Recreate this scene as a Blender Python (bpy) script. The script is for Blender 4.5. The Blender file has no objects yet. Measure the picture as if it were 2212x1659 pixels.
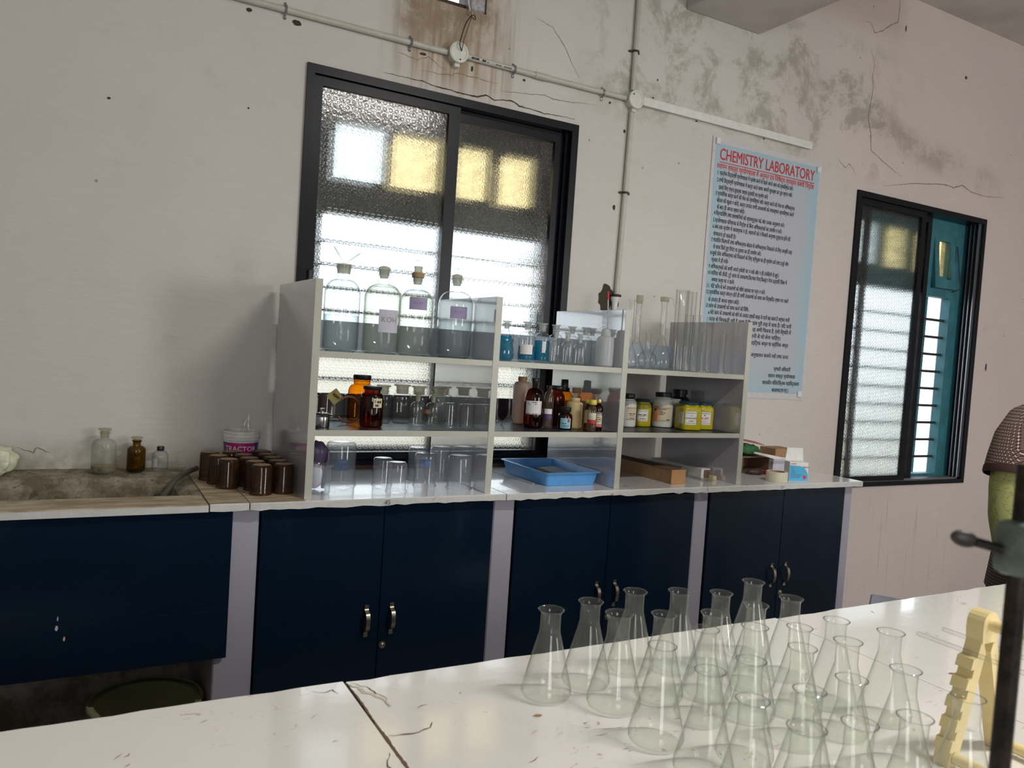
import bpy, bmesh, math, random, re
from mathutils import Vector, Matrix, noise as mnoise
random.seed(7)
S = bpy.context.scene
COL = S.collection
PI = math.pi
H = 0.93                       # worktop height above the floor; the tables below give z from the worktop

# ------------------------------------------------------------------ camera, world, lights, exposure
def camera():
    yaw, pit, rol = math.radians(28.9096), math.radians(-2.4757), math.radians(3.7574)
    f = Vector((math.sin(yaw)*math.cos(pit), math.cos(yaw)*math.cos(pit), math.sin(pit)))
    r0 = Vector((math.cos(yaw), -math.sin(yaw), 0)); u0 = r0.cross(f)
    r = r0*math.cos(rol)+u0*math.sin(rol); u = r.cross(f)
    cam = bpy.data.cameras.new('camera'); o = bpy.data.objects.new('camera', cam); COL.objects.link(o)
    m = Matrix((r, u, -f)).transposed().to_4x4(); m.translation = Vector((-0.1153, -3.0968, 0.52695+H)); o.matrix_world = m
    cam.sensor_fit = 'HORIZONTAL'; cam.sensor_width = 36; cam.lens = 36*1695.7/2212
    cam.clip_start = 0.02; cam.clip_end = 100
    cam.dof.use_dof = True; cam.dof.focus_distance = 2.6; cam.dof.aperture_fstop = 10.0
    S.camera = o
camera()
CAMX, CAMY = -0.1153, -3.0968
S.view_settings.view_transform = 'Standard'; S.view_settings.look = 'None'
S.view_settings.exposure = 0.35; S.view_settings.gamma = 1.0; S.view_settings.use_curve_mapping = False
S.cycles.transparent_max_bounces = 48
S.cycles.max_bounces = 9; S.cycles.diffuse_bounces = 3; S.cycles.glossy_bounces = 4; S.cycles.transmission_bounces = 7
S.cycles.use_denoising = True; S.cycles.adaptive_threshold = 0.1; S.cycles.use_light_tree = False
S.cycles.sample_clamp_indirect = 6.0
wd = bpy.data.worlds.new('sky'); S.world = wd; wd.use_nodes = True
bg = wd.node_tree.nodes['Background']; bg.inputs[0].default_value = (0.86, 0.93, 1.0, 1); bg.inputs[1].default_value = 2.1

def area(name, loc, target, sx, sy, power, color):
    L = bpy.data.lights.new(name, 'AREA'); L.shape = 'RECTANGLE'; L.size = sx; L.size_y = sy; L.energy = power; L.color = color
    o = bpy.data.objects.new(name, L); COL.objects.link(o); o.location = (loc[0], loc[1], loc[2]+H)
    o.rotation_euler = (Vector(target)-Vector(loc)).to_track_quat('-Z', 'Y').to_euler()
    return o
# daylight standing in the two window openings of the wall behind the camera
area('daylight_rear_window_1', (-0.6, -6.1, 0.95), (-0.6, 0, 0.5), 1.25, 1.5, 27, (1.0, 0.975, 0.93))
area('daylight_rear_window_2', (4.6, -6.1, 0.95), (4.6, 0, 0.5), 1.25, 1.5, 72, (1.0, 0.972, 0.93))
# the tube of the ceiling fitting (its body is built further down)
area('tube_light_glow', (2.0, -3.2, 2.44), (2.0, -3.2, 0), 1.15, 0.05, 60, (1.0, 0.96, 0.90))

# ------------------------------------------------------------------ node helper
class NT:
    def __init__(s, name):
        s.m = bpy.data.materials.new(name); s.m.use_nodes = True; s.t = s.m.node_tree; s.t.nodes.clear()
        s.out = s.t.nodes.new('ShaderNodeOutputMaterial')
    def n(s, ty, ins=None, **props):
        d = s.t.nodes.new('ShaderNode'+ty)
        for k, v in props.items(): setattr(d, k, v)
        for k, v in (ins or {}).items(): s.set(d.inputs[k], v)
        return d
    def set(s, sock, v):
        if isinstance(v, bpy.types.NodeSocket): s.t.links.new(v, sock)
        elif isinstance(v, bpy.types.Node): s.t.links.new(v.outputs[0], sock)
        elif isinstance(v, (tuple, list)) and len(v) == 3 and sock.type == 'RGBA': sock.default_value = (*v, 1)
        else: sock.default_value = v
    def math(s, op, a, b=None, c=None, clamp=False):
        d = s.t.nodes.new('ShaderNodeMath'); d.operation = op; d.use_clamp = clamp
        for i, v in enumerate((a, b, c)):
            if v is not None: s.set(d.inputs[i], v)
        return d.outputs[0]
    def mix(s, f, a, b, blend='MIX'):
        d = s.t.nodes.new('ShaderNodeMix'); d.data_type = 'RGBA'; d.blend_type = blend
        s.set(d.inputs[0], f); s.set(d.inputs[6], a); s.set(d.inputs[7], b); return d.outputs[2]
    def shmix(s, f, a, b):
        d = s.t.nodes.new('ShaderNodeMixShader'); s.set(d.inputs[0], f); s.set(d.inputs[1], a); s.set(d.inputs[2], b); return d.outputs[0]
    def step(s, v, a, b, lo=0.0, hi=1.0):
        d = s.t.nodes.new('ShaderNodeMapRange'); d.interpolation_type = 'SMOOTHSTEP'
        s.set(d.inputs[0], v)
        if a > b: a, b, lo, hi = b, a, hi, lo
        d.inputs[1].default_value = a; d.inputs[2].default_value = b; d.inputs[3].default_value = lo; d.inputs[4].default_value = hi
        return d.outputs[0]
    def noise(s, vec, scale, detail=3, rough=0.55, dist=0.0, color=False):
        d = s.n('TexNoise', {'Scale': scale, 'Detail': detail, 'Roughness': rough, 'Distortion': dist}); s.set(d.inputs['Vector'], vec)
        return d.outputs['Color' if color else 'Fac']
    def mapping(s, vec, scale=(1, 1, 1), loc=(0, 0, 0), rot=(0, 0, 0)):
        d = s.n('Mapping'); s.set(d.inputs['Vector'], vec); d.inputs['Scale'].default_value = scale; d.inputs['Location'].default_value = loc; d.inputs['Rotation'].default_value = rot
        return d.outputs[0]
    def obj(s): return s.n('TexCoord').outputs['Object']
    def pos(s):
        g = s.n('NewGeometry').outputs['Position']; x = s.n('SeparateXYZ'); s.set(x.inputs[0], g)
        return g, x.outputs[0], x.outputs[1], s.math('SUBTRACT', x.outputs[2], H)
    def bump(s, h, strength=0.3, dist=0.01):
        return s.n('Bump', {'Height': h, 'Strength': strength, 'Distance': dist}).outputs[0]
    def principled(s, **k):
        p = s.n('BsdfPrincipled')
        for kk, v in k.items(): s.set(p.inputs[kk.replace('_', ' ')], v)
        return p.outputs[0]
    def done(s, sh):
        s.t.links.new(sh, s.out.inputs[0]); return s.m
MATS = {}
def plain(name, col, rough=0.5, metal=0.0, var=0.06, nscale=30, bump=0.0, coat=0.0, alpha=None, spec=0.5):
    if name in MATS: return MATS[name]
    t = NT(name); o = t.obj(); nz = t.noise(o, nscale, 1)
    lo = tuple(max(0, c*(1-var*2)) for c in col); hi = tuple(min(1, c*(1+var*2)) for c in col)
    c = t.mix(nz, lo, hi)
    k = dict(Base_Color=c, Roughness=rough, Metallic=metal, Coat_Weight=coat, Specular_IOR_Level=spec)
    if bump: k['Normal'] = t.bump(t.noise(o, nscale*2, 4), bump, 0.004)
    MATS[name] = t.done(t.principled(**k)); return MATS[name]
def glass(name, tint=(0.97, 0.985, 0.975), edge=(0.55, 0.62, 0.6), haze=0.0, hcol=(0.8, 0.82, 0.78), rough=0.02, p=2.5, refl=0.9):
    t = NT(name); lw = t.n('LayerWeight', {'Blend': 0.5}).outputs['Facing']
    e = t.math('POWER', lw, p)
    T = t.n('BsdfTransparent', {0: t.mix(e, tint, edge)}).outputs[0]
    G = t.n('BsdfGlossy', {'Color': (1, 1, 1), 'Roughness': rough}).outputs[0]
    fr = t.math('ADD', t.math('MULTIPLY', t.math('POWER', lw, 5.0), refl), 0.035)
    sh = t.shmix(fr, T, G)
    if haze:
        D = t.shmix(0.5, t.n('BsdfDiffuse', {0: hcol}).outputs[0], t.n('BsdfTranslucent', {0: hcol}).outputs[0])
        hz = t.math('MULTIPLY', t.step(t.noise(t.obj(), 28, 2, 0.6), 0.3, 0.75, 0.55, 1.45), haze) if haze > 0.14 else haze
        sh = t.shmix(hz, sh, D)
    MATS[name] = t.done(sh); return MATS[name]
def frosted(name, col, tr=0.25, tl=0.5):
    t = NT(name)
    D = t.shmix(tl, t.n('BsdfDiffuse', {0: col}).outputs[0], t.n('BsdfTranslucent', {0: col}).outputs[0])
    T = t.n('BsdfTransparent', {0: (0.9, 0.9, 0.87)}).outputs[0]
    sh = t.shmix(1-tr, T, D); lw = t.n('LayerWeight', {'Blend': 0.35}).outputs['Fresnel']
    sh = t.shmix(t.math('MULTIPLY', lw, 0.4), sh, t.n('BsdfGlossy', {'Roughness': 0.25}).outputs[0])
    MATS[name] = t.done(sh); return MATS[name]

# ------------------------------------------------------------------ materials
def m_wall():
    t = NT('plaster_wall'); g, x, y, z = t.pos()
    base = t.mix(t.step(x, 2.2, 4.6), (0.61, 0.60, 0.565), (0.63, 0.54, 0.515))
    n1 = t.noise(g, 1.1, 2, 0.6); base = t.mix(t.step(n1, 0.35, 0.7, 0, 0.30), base, (0.50, 0.485, 0.45))
    n2 = t.noise(g, 9, 4, 0.65); base = t.mix(t.step(n2, 0.55, 0.8, 0, 0.22), base, (0.40, 0.375, 0.33))
    # brushed, faintly streaked lime wash
    n3 = t.noise(t.mapping(g, (3, 3, 16)), 3, 2, 0.7); base = t.mix(t.step(n3, 0.45, 0.75, 0, 0.16), base, (0.70, 0.685, 0.65))
    # leak below the ventilator
    win = t.math('MULTIPLY', t.math('MULTIPLY', t.step(x, 0.86, 1.08), t.step(x, 1.62, 1.30)), t.step(z, 1.50, 1.72))
    st = t.noise(t.mapping(g, (22, 22, 1.6)), 1.0, 2, 0.6)
    mn = t.noise(g, 3.2, 6, 0.75, 0.4); blot = mn
    core = t.math('MULTIPLY', t.math('MULTIPLY', t.step(x, 0.90, 1.02), t.step(x, 1.50, 1.34)), t.step(z, 1.70, 1.86))
    f1 = t.math('MULTIPLY', win, t.step(st, 0.42, 0.64, 0, 0.85))
    f2 = t.math('MULTIPLY', core, t.step(blot, 0.38, 0.60, 0.15, 0.92))
    base = t.mix(f1, base, (0.235, 0.145, 0.085)); base = t.mix(f2, base, (0.16, 0.11, 0.07))
    base = t.mix(t.math('MULTIPLY', win, 0.35), base, (0.52, 0.41, 0.29))
    # grey-green mould high on the right
    mw = t.math('MULTIPLY', t.math('MULTIPLY', t.step(x, 1.75, 2.15), t.step(x, 4.25, 3.85)), t.math('MULTIPLY', t.step(z, 1.58, 1.80), t.step(z, 2.50, 2.25)))
    base = t.mix(t.math('MULTIPLY', mw, t.step(mn, 0.47, 0.60, 0, 0.62)), base, (0.29, 0.265, 0.20))
    # band of damp above the right-hand window
    zz = t.math('ADD', z, t.math('MULTIPLY', t.math('SUBTRACT', x, 4.0), 0.13))
    dw = t.math('MULTIPLY', t.math('MULTIPLY', t.step(x, 3.8, 4.1), t.step(x, 5.3, 4.9)), t.math('MULTIPLY', t.step(zz, 1.82, 1.93), t.step(zz, 2.10, 1.97)))
    base = t.mix(t.math('MULTIPLY', dw, t.step(mn, 0.42, 0.6, 0.1, 0.65)), base, (0.33, 0.26, 0.22))
    # browner tone high up beside the beam end
    bw = t.math('MULTIPLY', t.math('MULTIPLY', t.step(x, 3.0, 3.3), t.step(x, 4.15, 4.0)), t.step(z, 2.42, 2.6))
    base = t.mix(t.math('MULTIPLY', bw, 0.45), base, (0.42, 0.31, 0.25))
    # grime behind the worktop sink and vertical scratches below the right window
    gw = t.math('MULTIPLY', t.step(x, 0.5, 0.2), t.math('MULTIPLY', t.step(z, 0.16, -0.02), t.step(n2, 0.35, 0.6, 0.3, 0.95)))
    base = t.mix(gw, base, (0.25, 0.225, 0.17))
    sw = t.math('MULTIPLY', t.math('MULTIPLY', t.step(x, 3.4, 3.7), t.step(x, 5.1, 4.7)), t.step(z, -0.15, -0.35))
    base = t.mix(t.math('MULTIPLY', sw, t.step(t.noise(t.mapping(g, (40, 40, 1.2)), 1.0, 2, 0.7), 0.58, 0.74, 0, 0.38)), base, (0.26, 0.19, 0.15))
    # specks
    vv = t.n('TexVoronoi', {'Scale': 6.0}); t.set(vv.inputs['Vector'], t.mapping(g, (1, 0.2, 1)))
    base = t.mix(t.step(vv.outputs['Distance'], 0.045, 0.02, 0, 0.6), base, (0.12, 0.10, 0.08))
    hgt = t.math('ADD', t.math('MULTIPLY', n2, 0.6), n3)
    MATS['wall'] = t.done(t.principled(Base_Color=base, Roughness=0.82, Normal=t.bump(hgt, 0.13, 0.01), Specular_IOR_Level=0.25))
m_wall()
def m_ceiling():
    t = NT('ceiling_plaster'); g, x, y, z = t.pos()
    c = t.mix(t.step(t.noise(g, 1.6, 5, 0.65), 0.4, 0.7), (0.60, 0.555, 0.52), (0.46, 0.42, 0.385))
    MATS['ceiling'] = t.done(t.principled(Base_Color=c, Roughness=0.85, Normal=t.bump(t.noise(g, 14, 4), 0.2, 0.01)))
m_ceiling()
def m_floor():
    t = NT('dark_floor'); g, x, y, z = t.pos()
    c = t.mix(t.noise(g, 4, 5), (0.10, 0.095, 0.09), (0.19, 0.18, 0.165))
    MATS['floor'] = t.done(t.principled(Base_Color=c, Roughness=0.45))
m_floor()
def m_top(name, base, dirt, amount, rough):
    t = NT(name); g, x, y, z = t.pos()
    c = t.mix(t.step(t.noise(g, 3, 5, 0.65), 0.45, 0.75, 0, 0.35), base, tuple(b*0.86 for b in base))
    sc = t.noise(t.mapping(g, (34, 60, 60), rot=(0, 0, 0.35)), 1.0, 5, 0.62, 1.2)
    region = t.step(t.noise(g, 2.4, 2), 0.50, 0.62)
    marks = t.math('MULTIPLY', t.step(sc, 0.63, 0.66), region)
    c = t.mix(t.math('MULTIPLY', marks, amount), c, dirt)
    st = t.noise(g, 8, 4, 0.6, 0.6); c = t.mix(t.step(st, 0.64, 0.78, 0, amount*0.55), c, (0.62, 0.50, 0.36))
    sp = t.n('TexVoronoi', {'Scale': 9.0}); t.set(sp.inputs['Vector'], t.mapping(g, (1, 1, 0.1)))
    c = t.mix(t.step(sp.outputs['Distance'], 0.05, 0.02, 0, 0.6*amount), c, (0.25, 0.15, 0.11))
    h = t.math('ADD', t.math('MULTIPLY', t.noise(t.mapping(g, (1, 2.2, 1)), 17, 3), 0.8), t.math('MULTIPLY', t.noise(g, 4, 2), 1.5))
    r = t.math('ADD', rough, t.math('MULTIPLY', marks, 0.3))
    MATS[name] = t.done(t.principled(Base_Color=c, Roughness=r, Coat_Weight=0.7, Coat_Roughness=0.05, Normal=t.bump(h, 0.10, 0.006)))
m_top('table_top', (0.85, 0.83, 0.795), (0.36, 0.24, 0.17), 0.75, 0.13)
m_top('worktop', (0.83, 0.82, 0.81), (0.12, 0.11, 0.10), 0.8, 0.20)
def m_edge():
    t = NT('worktop_edge'); g, x, y, z = t.pos()
    c = t.mix(t.noise(t.mapping(g, (12, 30, 30)), 1.0, 5, 0.7), (0.42, 0.45, 0.46), (0.66, 0.65, 0.60))
    c = t.mix(t.step(t.noise(g, 22, 4), 0.62, 0.72, 0, 0.6), c, (0.33, 0.27, 0.19))
    MATS['edge'] = t.done(t.principled(Base_Color=c, Roughness=0.55, Normal=t.bump(t.noise(g, 60, 4), 0.5, 0.004)))
m_edge()
def m_sink():
    t = NT('stained_worktop'); g, x, y, z = t.pos()
    n = t.noise(t.mapping(g, (4, 14, 10)), 1.6, 6, 0.7)
    c = t.mix(t.step(n, 0.35, 0.65), (0.50, 0.42, 0.29), (0.27, 0.205, 0.125))
    c = t.mix(t.step(t.noise(g, 6, 5, 0.7), 0.52, 0.66, 0, 0.55), c, (0.58, 0.53, 0.42))
    MATS['stained'] = t.done(t.principled(Base_Color=c, Roughness=0.6, Normal=t.bump(n, 0.35, 0.008)))
    t = NT('wet_concrete'); g, x, y, z = t.pos()
    n = t.noise(g, 12, 8, 0.72); low = t.step(z, 0.0, -0.05)
    c = t.mix(t.step(n, 0.38, 0.62), (0.15, 0.125, 0.075), (0.36, 0.325, 0.25))
    c = t.mix(t.step(t.noise(g, 30, 5), 0.58, 0.7, 0, 0.7), c, (0.065, 0.055, 0.03))
    MATS['concrete'] = t.done(t.principled(Base_Color=c, Roughness=0.75, Normal=t.bump(n, 0.9, 0.02)))
m_sink()
def m_laminate(name, col, rough, spec=0.5, ior=1.5, coat=0.0):
    t = NT(name); g, x, y, z = t.pos()
    c = t.mix(t.noise(g, 6, 4), tuple(v*0.93 for v in col), tuple(min(1, v*1.05) for v in col))
    sm = t.step(t.noise(t.mapping(g, (3, 3, 1.4)), 2.2, 4, 0.6), 0.45, 0.75, 0, 0.12)
    MATS[name] = t.done(t.principled(Base_Color=c, Roughness=t.math('ADD', rough, sm), Specular_IOR_Level=spec, IOR=ior, Coat_Weight=coat, Coat_Roughness=0.05, Normal=t.bump(t.noise(g, 7, 2), 0.03, 0.01)))
m_laminate('board', (0.46, 0.455, 0.50), 0.05, 0.5, 2.5, 1.0)
m_laminate('board_edge', (0.44, 0.45, 0.39), 0.35)
m_laminate('navy', (0.0032, 0.0115, 0.027), 0.17, 0.30)
m_laminate('lavender', (0.36, 0.35, 0.42), 0.40)
m_laminate('lip_grey', (0.40, 0.47, 0.56), 0.30)
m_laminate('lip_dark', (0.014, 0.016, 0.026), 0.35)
plain('black_frame', (0.0045, 0.0055, 0.010), 0.33, 0.0, 0.05, spec=0.22)
plain('teal', (0.035, 0.165, 0.205), 0.5, 0, 0.2, 12)
plain('iron_bar', (0.06, 0.055, 0.055), 0.5, 0.6)
plain('pvc', (0.50, 0.49, 0.425), 0.45)
plain('pvc_white', (0.70, 0.71, 0.69), 0.4)
plain('pvc_box', (0.66, 0.68, 0.62), 0.35)
plain('black', (0.012, 0.012, 0.013), 0.45)
plain('cap_black', (0.012, 0.012, 0.014), 0.35)
plain('dark_brown', (0.045, 0.020, 0.013), 0.5)
plain('crack', (0.055, 0.042, 0.030), 0.9)
plain('crack_faint', (0.24, 0.19, 0.14), 0.9)
plain('steel', (0.55, 0.55, 0.55), 0.22, 1.0)
plain('brass', (0.42, 0.37, 0.27), 0.34, 1.0)
plain('zinc', (0.35, 0.36, 0.39), 0.38, 0.9)
plain('cardboard', (0.34, 0.20, 0.10), 0.75, 0, 0.1, 40)
plain('cardboard_dark', (0.16, 0.095, 0.055), 0.8, 0, 0.1, 40)
plain('paper', (0.72, 0.71, 0.69), 0.75)
plain('paper_grey', (0.50, 0.50, 0.58), 0.7)
plain('paper_purple', (0.33, 0.29, 0.46), 0.7)
plain('ink', (0.02, 0.02, 0.035), 0.7)
plain('pencil', (0.20, 0.19, 0.24), 0.7)
plain('red', (0.55, 0.02, 0.025), 0.5)
plain('cork', (0.36, 0.22, 0.11), 0.8)
plain('beige', (0.63, 0.46, 0.37), 0.45)
plain('cream', (0.60, 0.48, 0.25), 0.5)
plain('tan', (0.42, 0.23, 0.11), 0.5)
plain('yellow', (0.45, 0.385, 0.012), 0.3)
plain('yellow_cap', (0.62, 0.55, 0.06), 0.4)
plain('gold', (0.55, 0.43, 0.16), 0.35, 0.7)
plain('teal_cap', (0.012, 0.05, 0.075), 0.35)
plain('white_jar', (0.66, 0.68, 0.64), 0.3)
plain('white_plastic', (0.72, 0.73, 0.71), 0.35)
plain('blue_tray', (0.09, 0.31, 0.66), 0.35)
plain('magenta', (0.42, 0.015, 0.20), 0.45)
plain('violet', (0.085, 0.045, 0.17), 0.45)
plain('cyan_print', (0.05, 0.40, 0.68), 0.35)
plain('orange_print', (0.72, 0.24, 0.12), 0.5)
plain('label_cream', (0.66, 0.58, 0.40), 0.6)
plain('label_blue', (0.25, 0.53, 0.62), 0.5)
plain('rubber', (0.15, 0.062, 0.045), 0.6)
plain('sill_brown', (0.10, 0.040, 0.030), 0.5)
plain('knob', (0.045, 0.036, 0.032), 0.45)
plain('hose', (0.085, 0.075, 0.06), 0.6)
plain('rack_yellow', (0.80, 0.66, 0.34), 0.4)
plain('green_cloth', (0.035, 0.13, 0.045), 0.8, 0, 0.2, 60)
plain('tub_green', (0.30, 0.32, 0.18), 0.5)
plain('purple_plastic', (0.085, 0.06, 0.13), 0.4)
plain('tape', (0.62, 0.58, 0.44), 0.5)
plain('stool_top', (0.40, 0.42, 0.52), 0.35)
plain('boss', (0.16, 0.20, 0.17), 0.45, 0.5, 0.25, 90, 0.3)
plain('skin', (0.32, 0.17, 0.10), 0.55)
plain('hair', (0.012, 0.010, 0.009), 0.5)
plain('trousers', (0.05, 0.045, 0.05), 0.8)
plain('floor_skirting', (0.25, 0.22, 0.2), 0.7)
plain('outside_wall', (0.80, 0.74, 0.62), 0.9)
plain('outside_ground', (0.45, 0.42, 0.36), 0.9)
plain('outside_roof', (0.16, 0.20, 0.17), 0.7)
plain('lump', (0.62, 0.64, 0.48), 0.6, 0, 0.2, 25)
plain('vent_block', (0.42, 0.39, 0.42), 0.8, 0, 0.25, 60, 0.5)
plain('shadow_hole', (0.05, 0.045, 0.03), 0.95)
def m_rod():
    t = NT('rusty_rod'); o = t.obj()
    c = t.mix(t.step(t.noise(o, 55, 5, 0.65), 0.42, 0.6), (0.010, 0.010, 0.009), (0.040, 0.027, 0.018))
    c = t.mix(t.step(t.noise(o, 30, 4), 0.58, 0.7), c, (0.030, 0.038, 0.034))
    MATS['rod'] = t.done(t.principled(Base_Color=c, Roughness=0.5, Metallic=0.5, Normal=t.bump(t.noise(o, 120, 3), 0.3, 0.002)))
m_rod()
glass('clear', edge=(0.26, 0.31, 0.31), haze=0.025, p=3.0)
glass('clear_flask', (0.975, 0.985, 0.97), (0.30, 0.34, 0.31), haze=0.045, hcol=(0.80, 0.82, 0.76), p=3.2, refl=0.8)
glass('flask_base', (0.972, 0.98, 0.97), (0.88, 0.91, 0.88), haze=0.02, hcol=(0.74, 0.77, 0.70), refl=0.25)
glass('carboy', (0.90, 0.925, 0.92), (0.24, 0.29, 0.30), haze=0.07, hcol=(0.72, 0.76, 0.76), p=3.0)
glass('rim_glass', (0.90, 0.93, 0.91), (0.16, 0.19, 0.17), haze=0.04, p=1.6)
glass('dusty', (0.93, 0.94, 0.92), (0.5, 0.55, 0.53), haze=0.16, hcol=(0.66, 0.67, 0.62))
glass('beaker', (0.985, 0.99, 1.0), (0.34, 0.40, 0.48), haze=0.11, hcol=(0.80, 0.86, 0.95))
glass('tube', (0.975, 0.98, 0.975), (0.34, 0.38, 0.36), haze=0.03, p=2.2)
glass('amber', (0.97, 0.52, 0.02), (0.30, 0.06, 0.004), haze=0.02, hcol=(0.12, 0.04, 0.02), p=2.0)
glass('amber_dark', (0.40, 0.11, 0.03), (0.06, 0.012, 0.004), haze=0.05, hcol=(0.09, 0.03, 0.02), p=1.8)
glass('olive', (0.50, 0.36, 0.06), (0.12, 0.08, 0.01), haze=0.06, hcol=(0.16, 0.12, 0.03), p=1.8)
glass('brown_crust', (0.46, 0.30, 0.18), (0.13, 0.075, 0.04), haze=0.42, hcol=(0.13, 0.072, 0.036), p=1.6)
plain('dust', (0.25, 0.175, 0.11), 0.9, 0, 0.15, 60)
glass('liq_blue', (0.03, 0.60, 0.76), (0.0, 0.22, 0.42), haze=0.30, hcol=(0.0, 0.42, 0.58), p=1.5)
glass('liq_clear', (0.93, 0.955, 0.95), (0.5, 0.57, 0.57), p=1.8)
glass('liq_yellow', (0.975, 0.965, 0.92), (0.80, 0.77, 0.64), p=1.8)
glass('liq_pale', (0.62, 0.54, 0.30), (0.4, 0.32, 0.15), haze=0.4, hcol=(0.55, 0.46, 0.24))
glass('pane_yellow', (0.96, 0.86, 0.62), (0.8, 0.6, 0.3), haze=0.3, hcol=(0.78, 0.62, 0.34))
glass('pane_white', (0.93, 0.94, 0.93), (0.8, 0.8, 0.8), haze=0.3, hcol=(0.8, 0.8, 0.78))
glass('film', (0.95, 0.96, 0.95), (0.7, 0.72, 0.7), haze=0.12, refl=0.6)
glass('pet', (0.80, 0.74, 0.66), (0.35, 0.26, 0.2), haze=0.15, hcol=(0.45, 0.33, 0.25))
frosted('frost', (0.82, 0.78, 0.60), 0.36, 0.78)
frosted('frost_clear', (0.72, 0.76, 0.74), 0.45, 0.6)
frosted('ldpe', (0.76, 0.79, 0.80), 0.10, 0.55)
def m_pattern(name, cell, strength, rough, seedrot):
    t = NT(name); o = t.obj()
    c = t.n('SeparateXYZ'); t.set(c.inputs[0], o); x, z = c.outputs[0], c.outputs[2]
    k = 1.0/cell
    u = t.math('ADD', t.math('MULTIPLY', x, k), t.math('MULTIPLY', z, k*seedrot)); v = t.math('SUBTRACT', t.math('MULTIPLY', z, k), t.math('MULTIPLY', x, k*seedrot))
    def cellf(off):
        a = t.math('SUBTRACT', t.math('FRACT', t.math('ADD', u, off)), 0.5); b = t.math('SUBTRACT', t.math('FRACT', t.math('ADD', v, off)), 0.5)
        return t.math('SQRT', t.math('ADD', t.math('MULTIPLY', a, a), t.math('MULTIPLY', b, b)))
    d1, d2 = cellf(0.0), cellf(0.5)
    big = t.step(d1, 0.40, 0.30)              # raised round buttons
    small = t.step(d2, 0.22, 0.12)            # small ones between
    ring = t.math('MULTIPLY', t.step(d1, 0.24, 0.14), -0.6)
    h = t.math('ADD', t.math('ADD', big, ring), t.math('MULTIPLY', small, 0.8))
    h = t.math('ADD', h, t.math('MULTIPLY', t.noise(o, 60, 1), 0.25))
    nrm = t.bump(h, strength, cell*0.25)
    R = t.n('BsdfRefraction', {'Color': (0.97, 0.985, 0.98), 'Roughness': rough, 'IOR': 1.45, 'Normal': nrm}).outputs[0]
    T = t.n('BsdfTransparent', {0: (0.9, 0.93, 0.92)}).outputs[0]
    G = t.n('BsdfGlossy', {'Roughness': 0.12, 'Normal': nrm}).outputs[0]
    sh = t.shmix(0.22, R, T)
    MATS[name] = t.done(t.shmix(0.05, sh, G))
m_pattern('pattern_1', 0.0255, 0.26, 0.04, 0.0)
m_pattern('pattern_2', 0.024, 0.28, 0.05, 0.12)
def m_poster():
    t = NT('poster_print'); g, x, y, z = t.pos()
    cx = t.math('ABSOLUTE', t.math('SUBTRACT', x, 3.075)); ed = t.math('MAXIMUM', t.math('DIVIDE', cx, 0.385), t.math('DIVIDE', t.math('ABSOLUTE', t.math('SUBTRACT', z, 1.0)), 0.66))
    wob = t.math('ADD', ed, t.math('MULTIPLY', t.math('SUBTRACT', t.noise(g, 3, 2), 0.5), 0.35))
    c = t.mix(t.step(wob, 0.62, 1.0), (0.47, 0.485, 0.545), (0.36, 0.52, 0.60))
    MATS['poster'] = t.done(t.principled(Base_Color=c, Roughness=0.33, Normal=t.bump(t.noise(g, 5, 2), 0.08, 0.02)))
m_poster()
plain('poster_margin', (0.57, 0.56, 0.58), 0.35)
def m_vest():
    t = NT('brown_knit'); o = t.obj(); s = t.n('SeparateXYZ'); t.set(s.inputs[0], o)
    th = t.math('ARCTAN2', s.outputs[1], s.outputs[0])
    u = t.math('MULTIPLY', t.math('ADD', s.outputs[0], s.outputs[1]), 105.0); v = t.math('MULTIPLY', s.outputs[2], 105.0)
    a = t.math('ABSOLUTE', t.math('SUBTRACT', t.math('FRACT', u), 0.5)); b = t.math('ABSOLUTE', t.math('SUBTRACT', t.math('FRACT', v), 0.5))
    x1 = t.step(t.math('ABSOLUTE', t.math('SUBTRACT', a, b)), 0.10, 0.05); near = t.step(t.math('ADD', a, b), 0.72, 0.58)
    c = t.mix(t.math('MULTIPLY', x1, near), (0.05, 0.022, 0.020), (0.55, 0.46, 0.38))
    MATS['vest'] = t.done(t.principled(Base_Color=c, Roughness=0.9, Normal=t.bump(t.noise(o, 300, 2), 0.4, 0.003)))
    t = NT('green_shirt'); o = t.obj()
    w = t.noise(o, 16, 3, 0.6, 2.4); ln = t.math('ABSOLUTE', t.math('SUBTRACT', t.math('FRACT', t.math('MULTIPLY', w, 5.0)), 0.5))
    c = t.mix(t.step(ln, 0.14, 0.05, 0, 0.75), (0.42, 0.43, 0.16), (0.21, 0.24, 0.09))
    MATS['shirt'] = t.done(t.principled(Base_Color=c, Roughness=0.7))
m_vest()
glass('print_blue', (0.72, 0.80, 0.95), (0.6, 0.7, 0.9), haze=0.35, hcol=(0.30, 0.45, 0.78))
plain('orange_card', (0.46, 0.25, 0.11), 0.7)
plain('red_dull', (0.33, 0.11, 0.09), 0.6)
plain('old_dark', (0.022, 0.024, 0.018), 0.6, 0, 0.2, 12)
plain('wall_plain', (0.58, 0.55, 0.50), 0.85, 0, 0.05, 2)
plain('vest_band', (0.048, 0.020, 0.017), 0.85)

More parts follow.
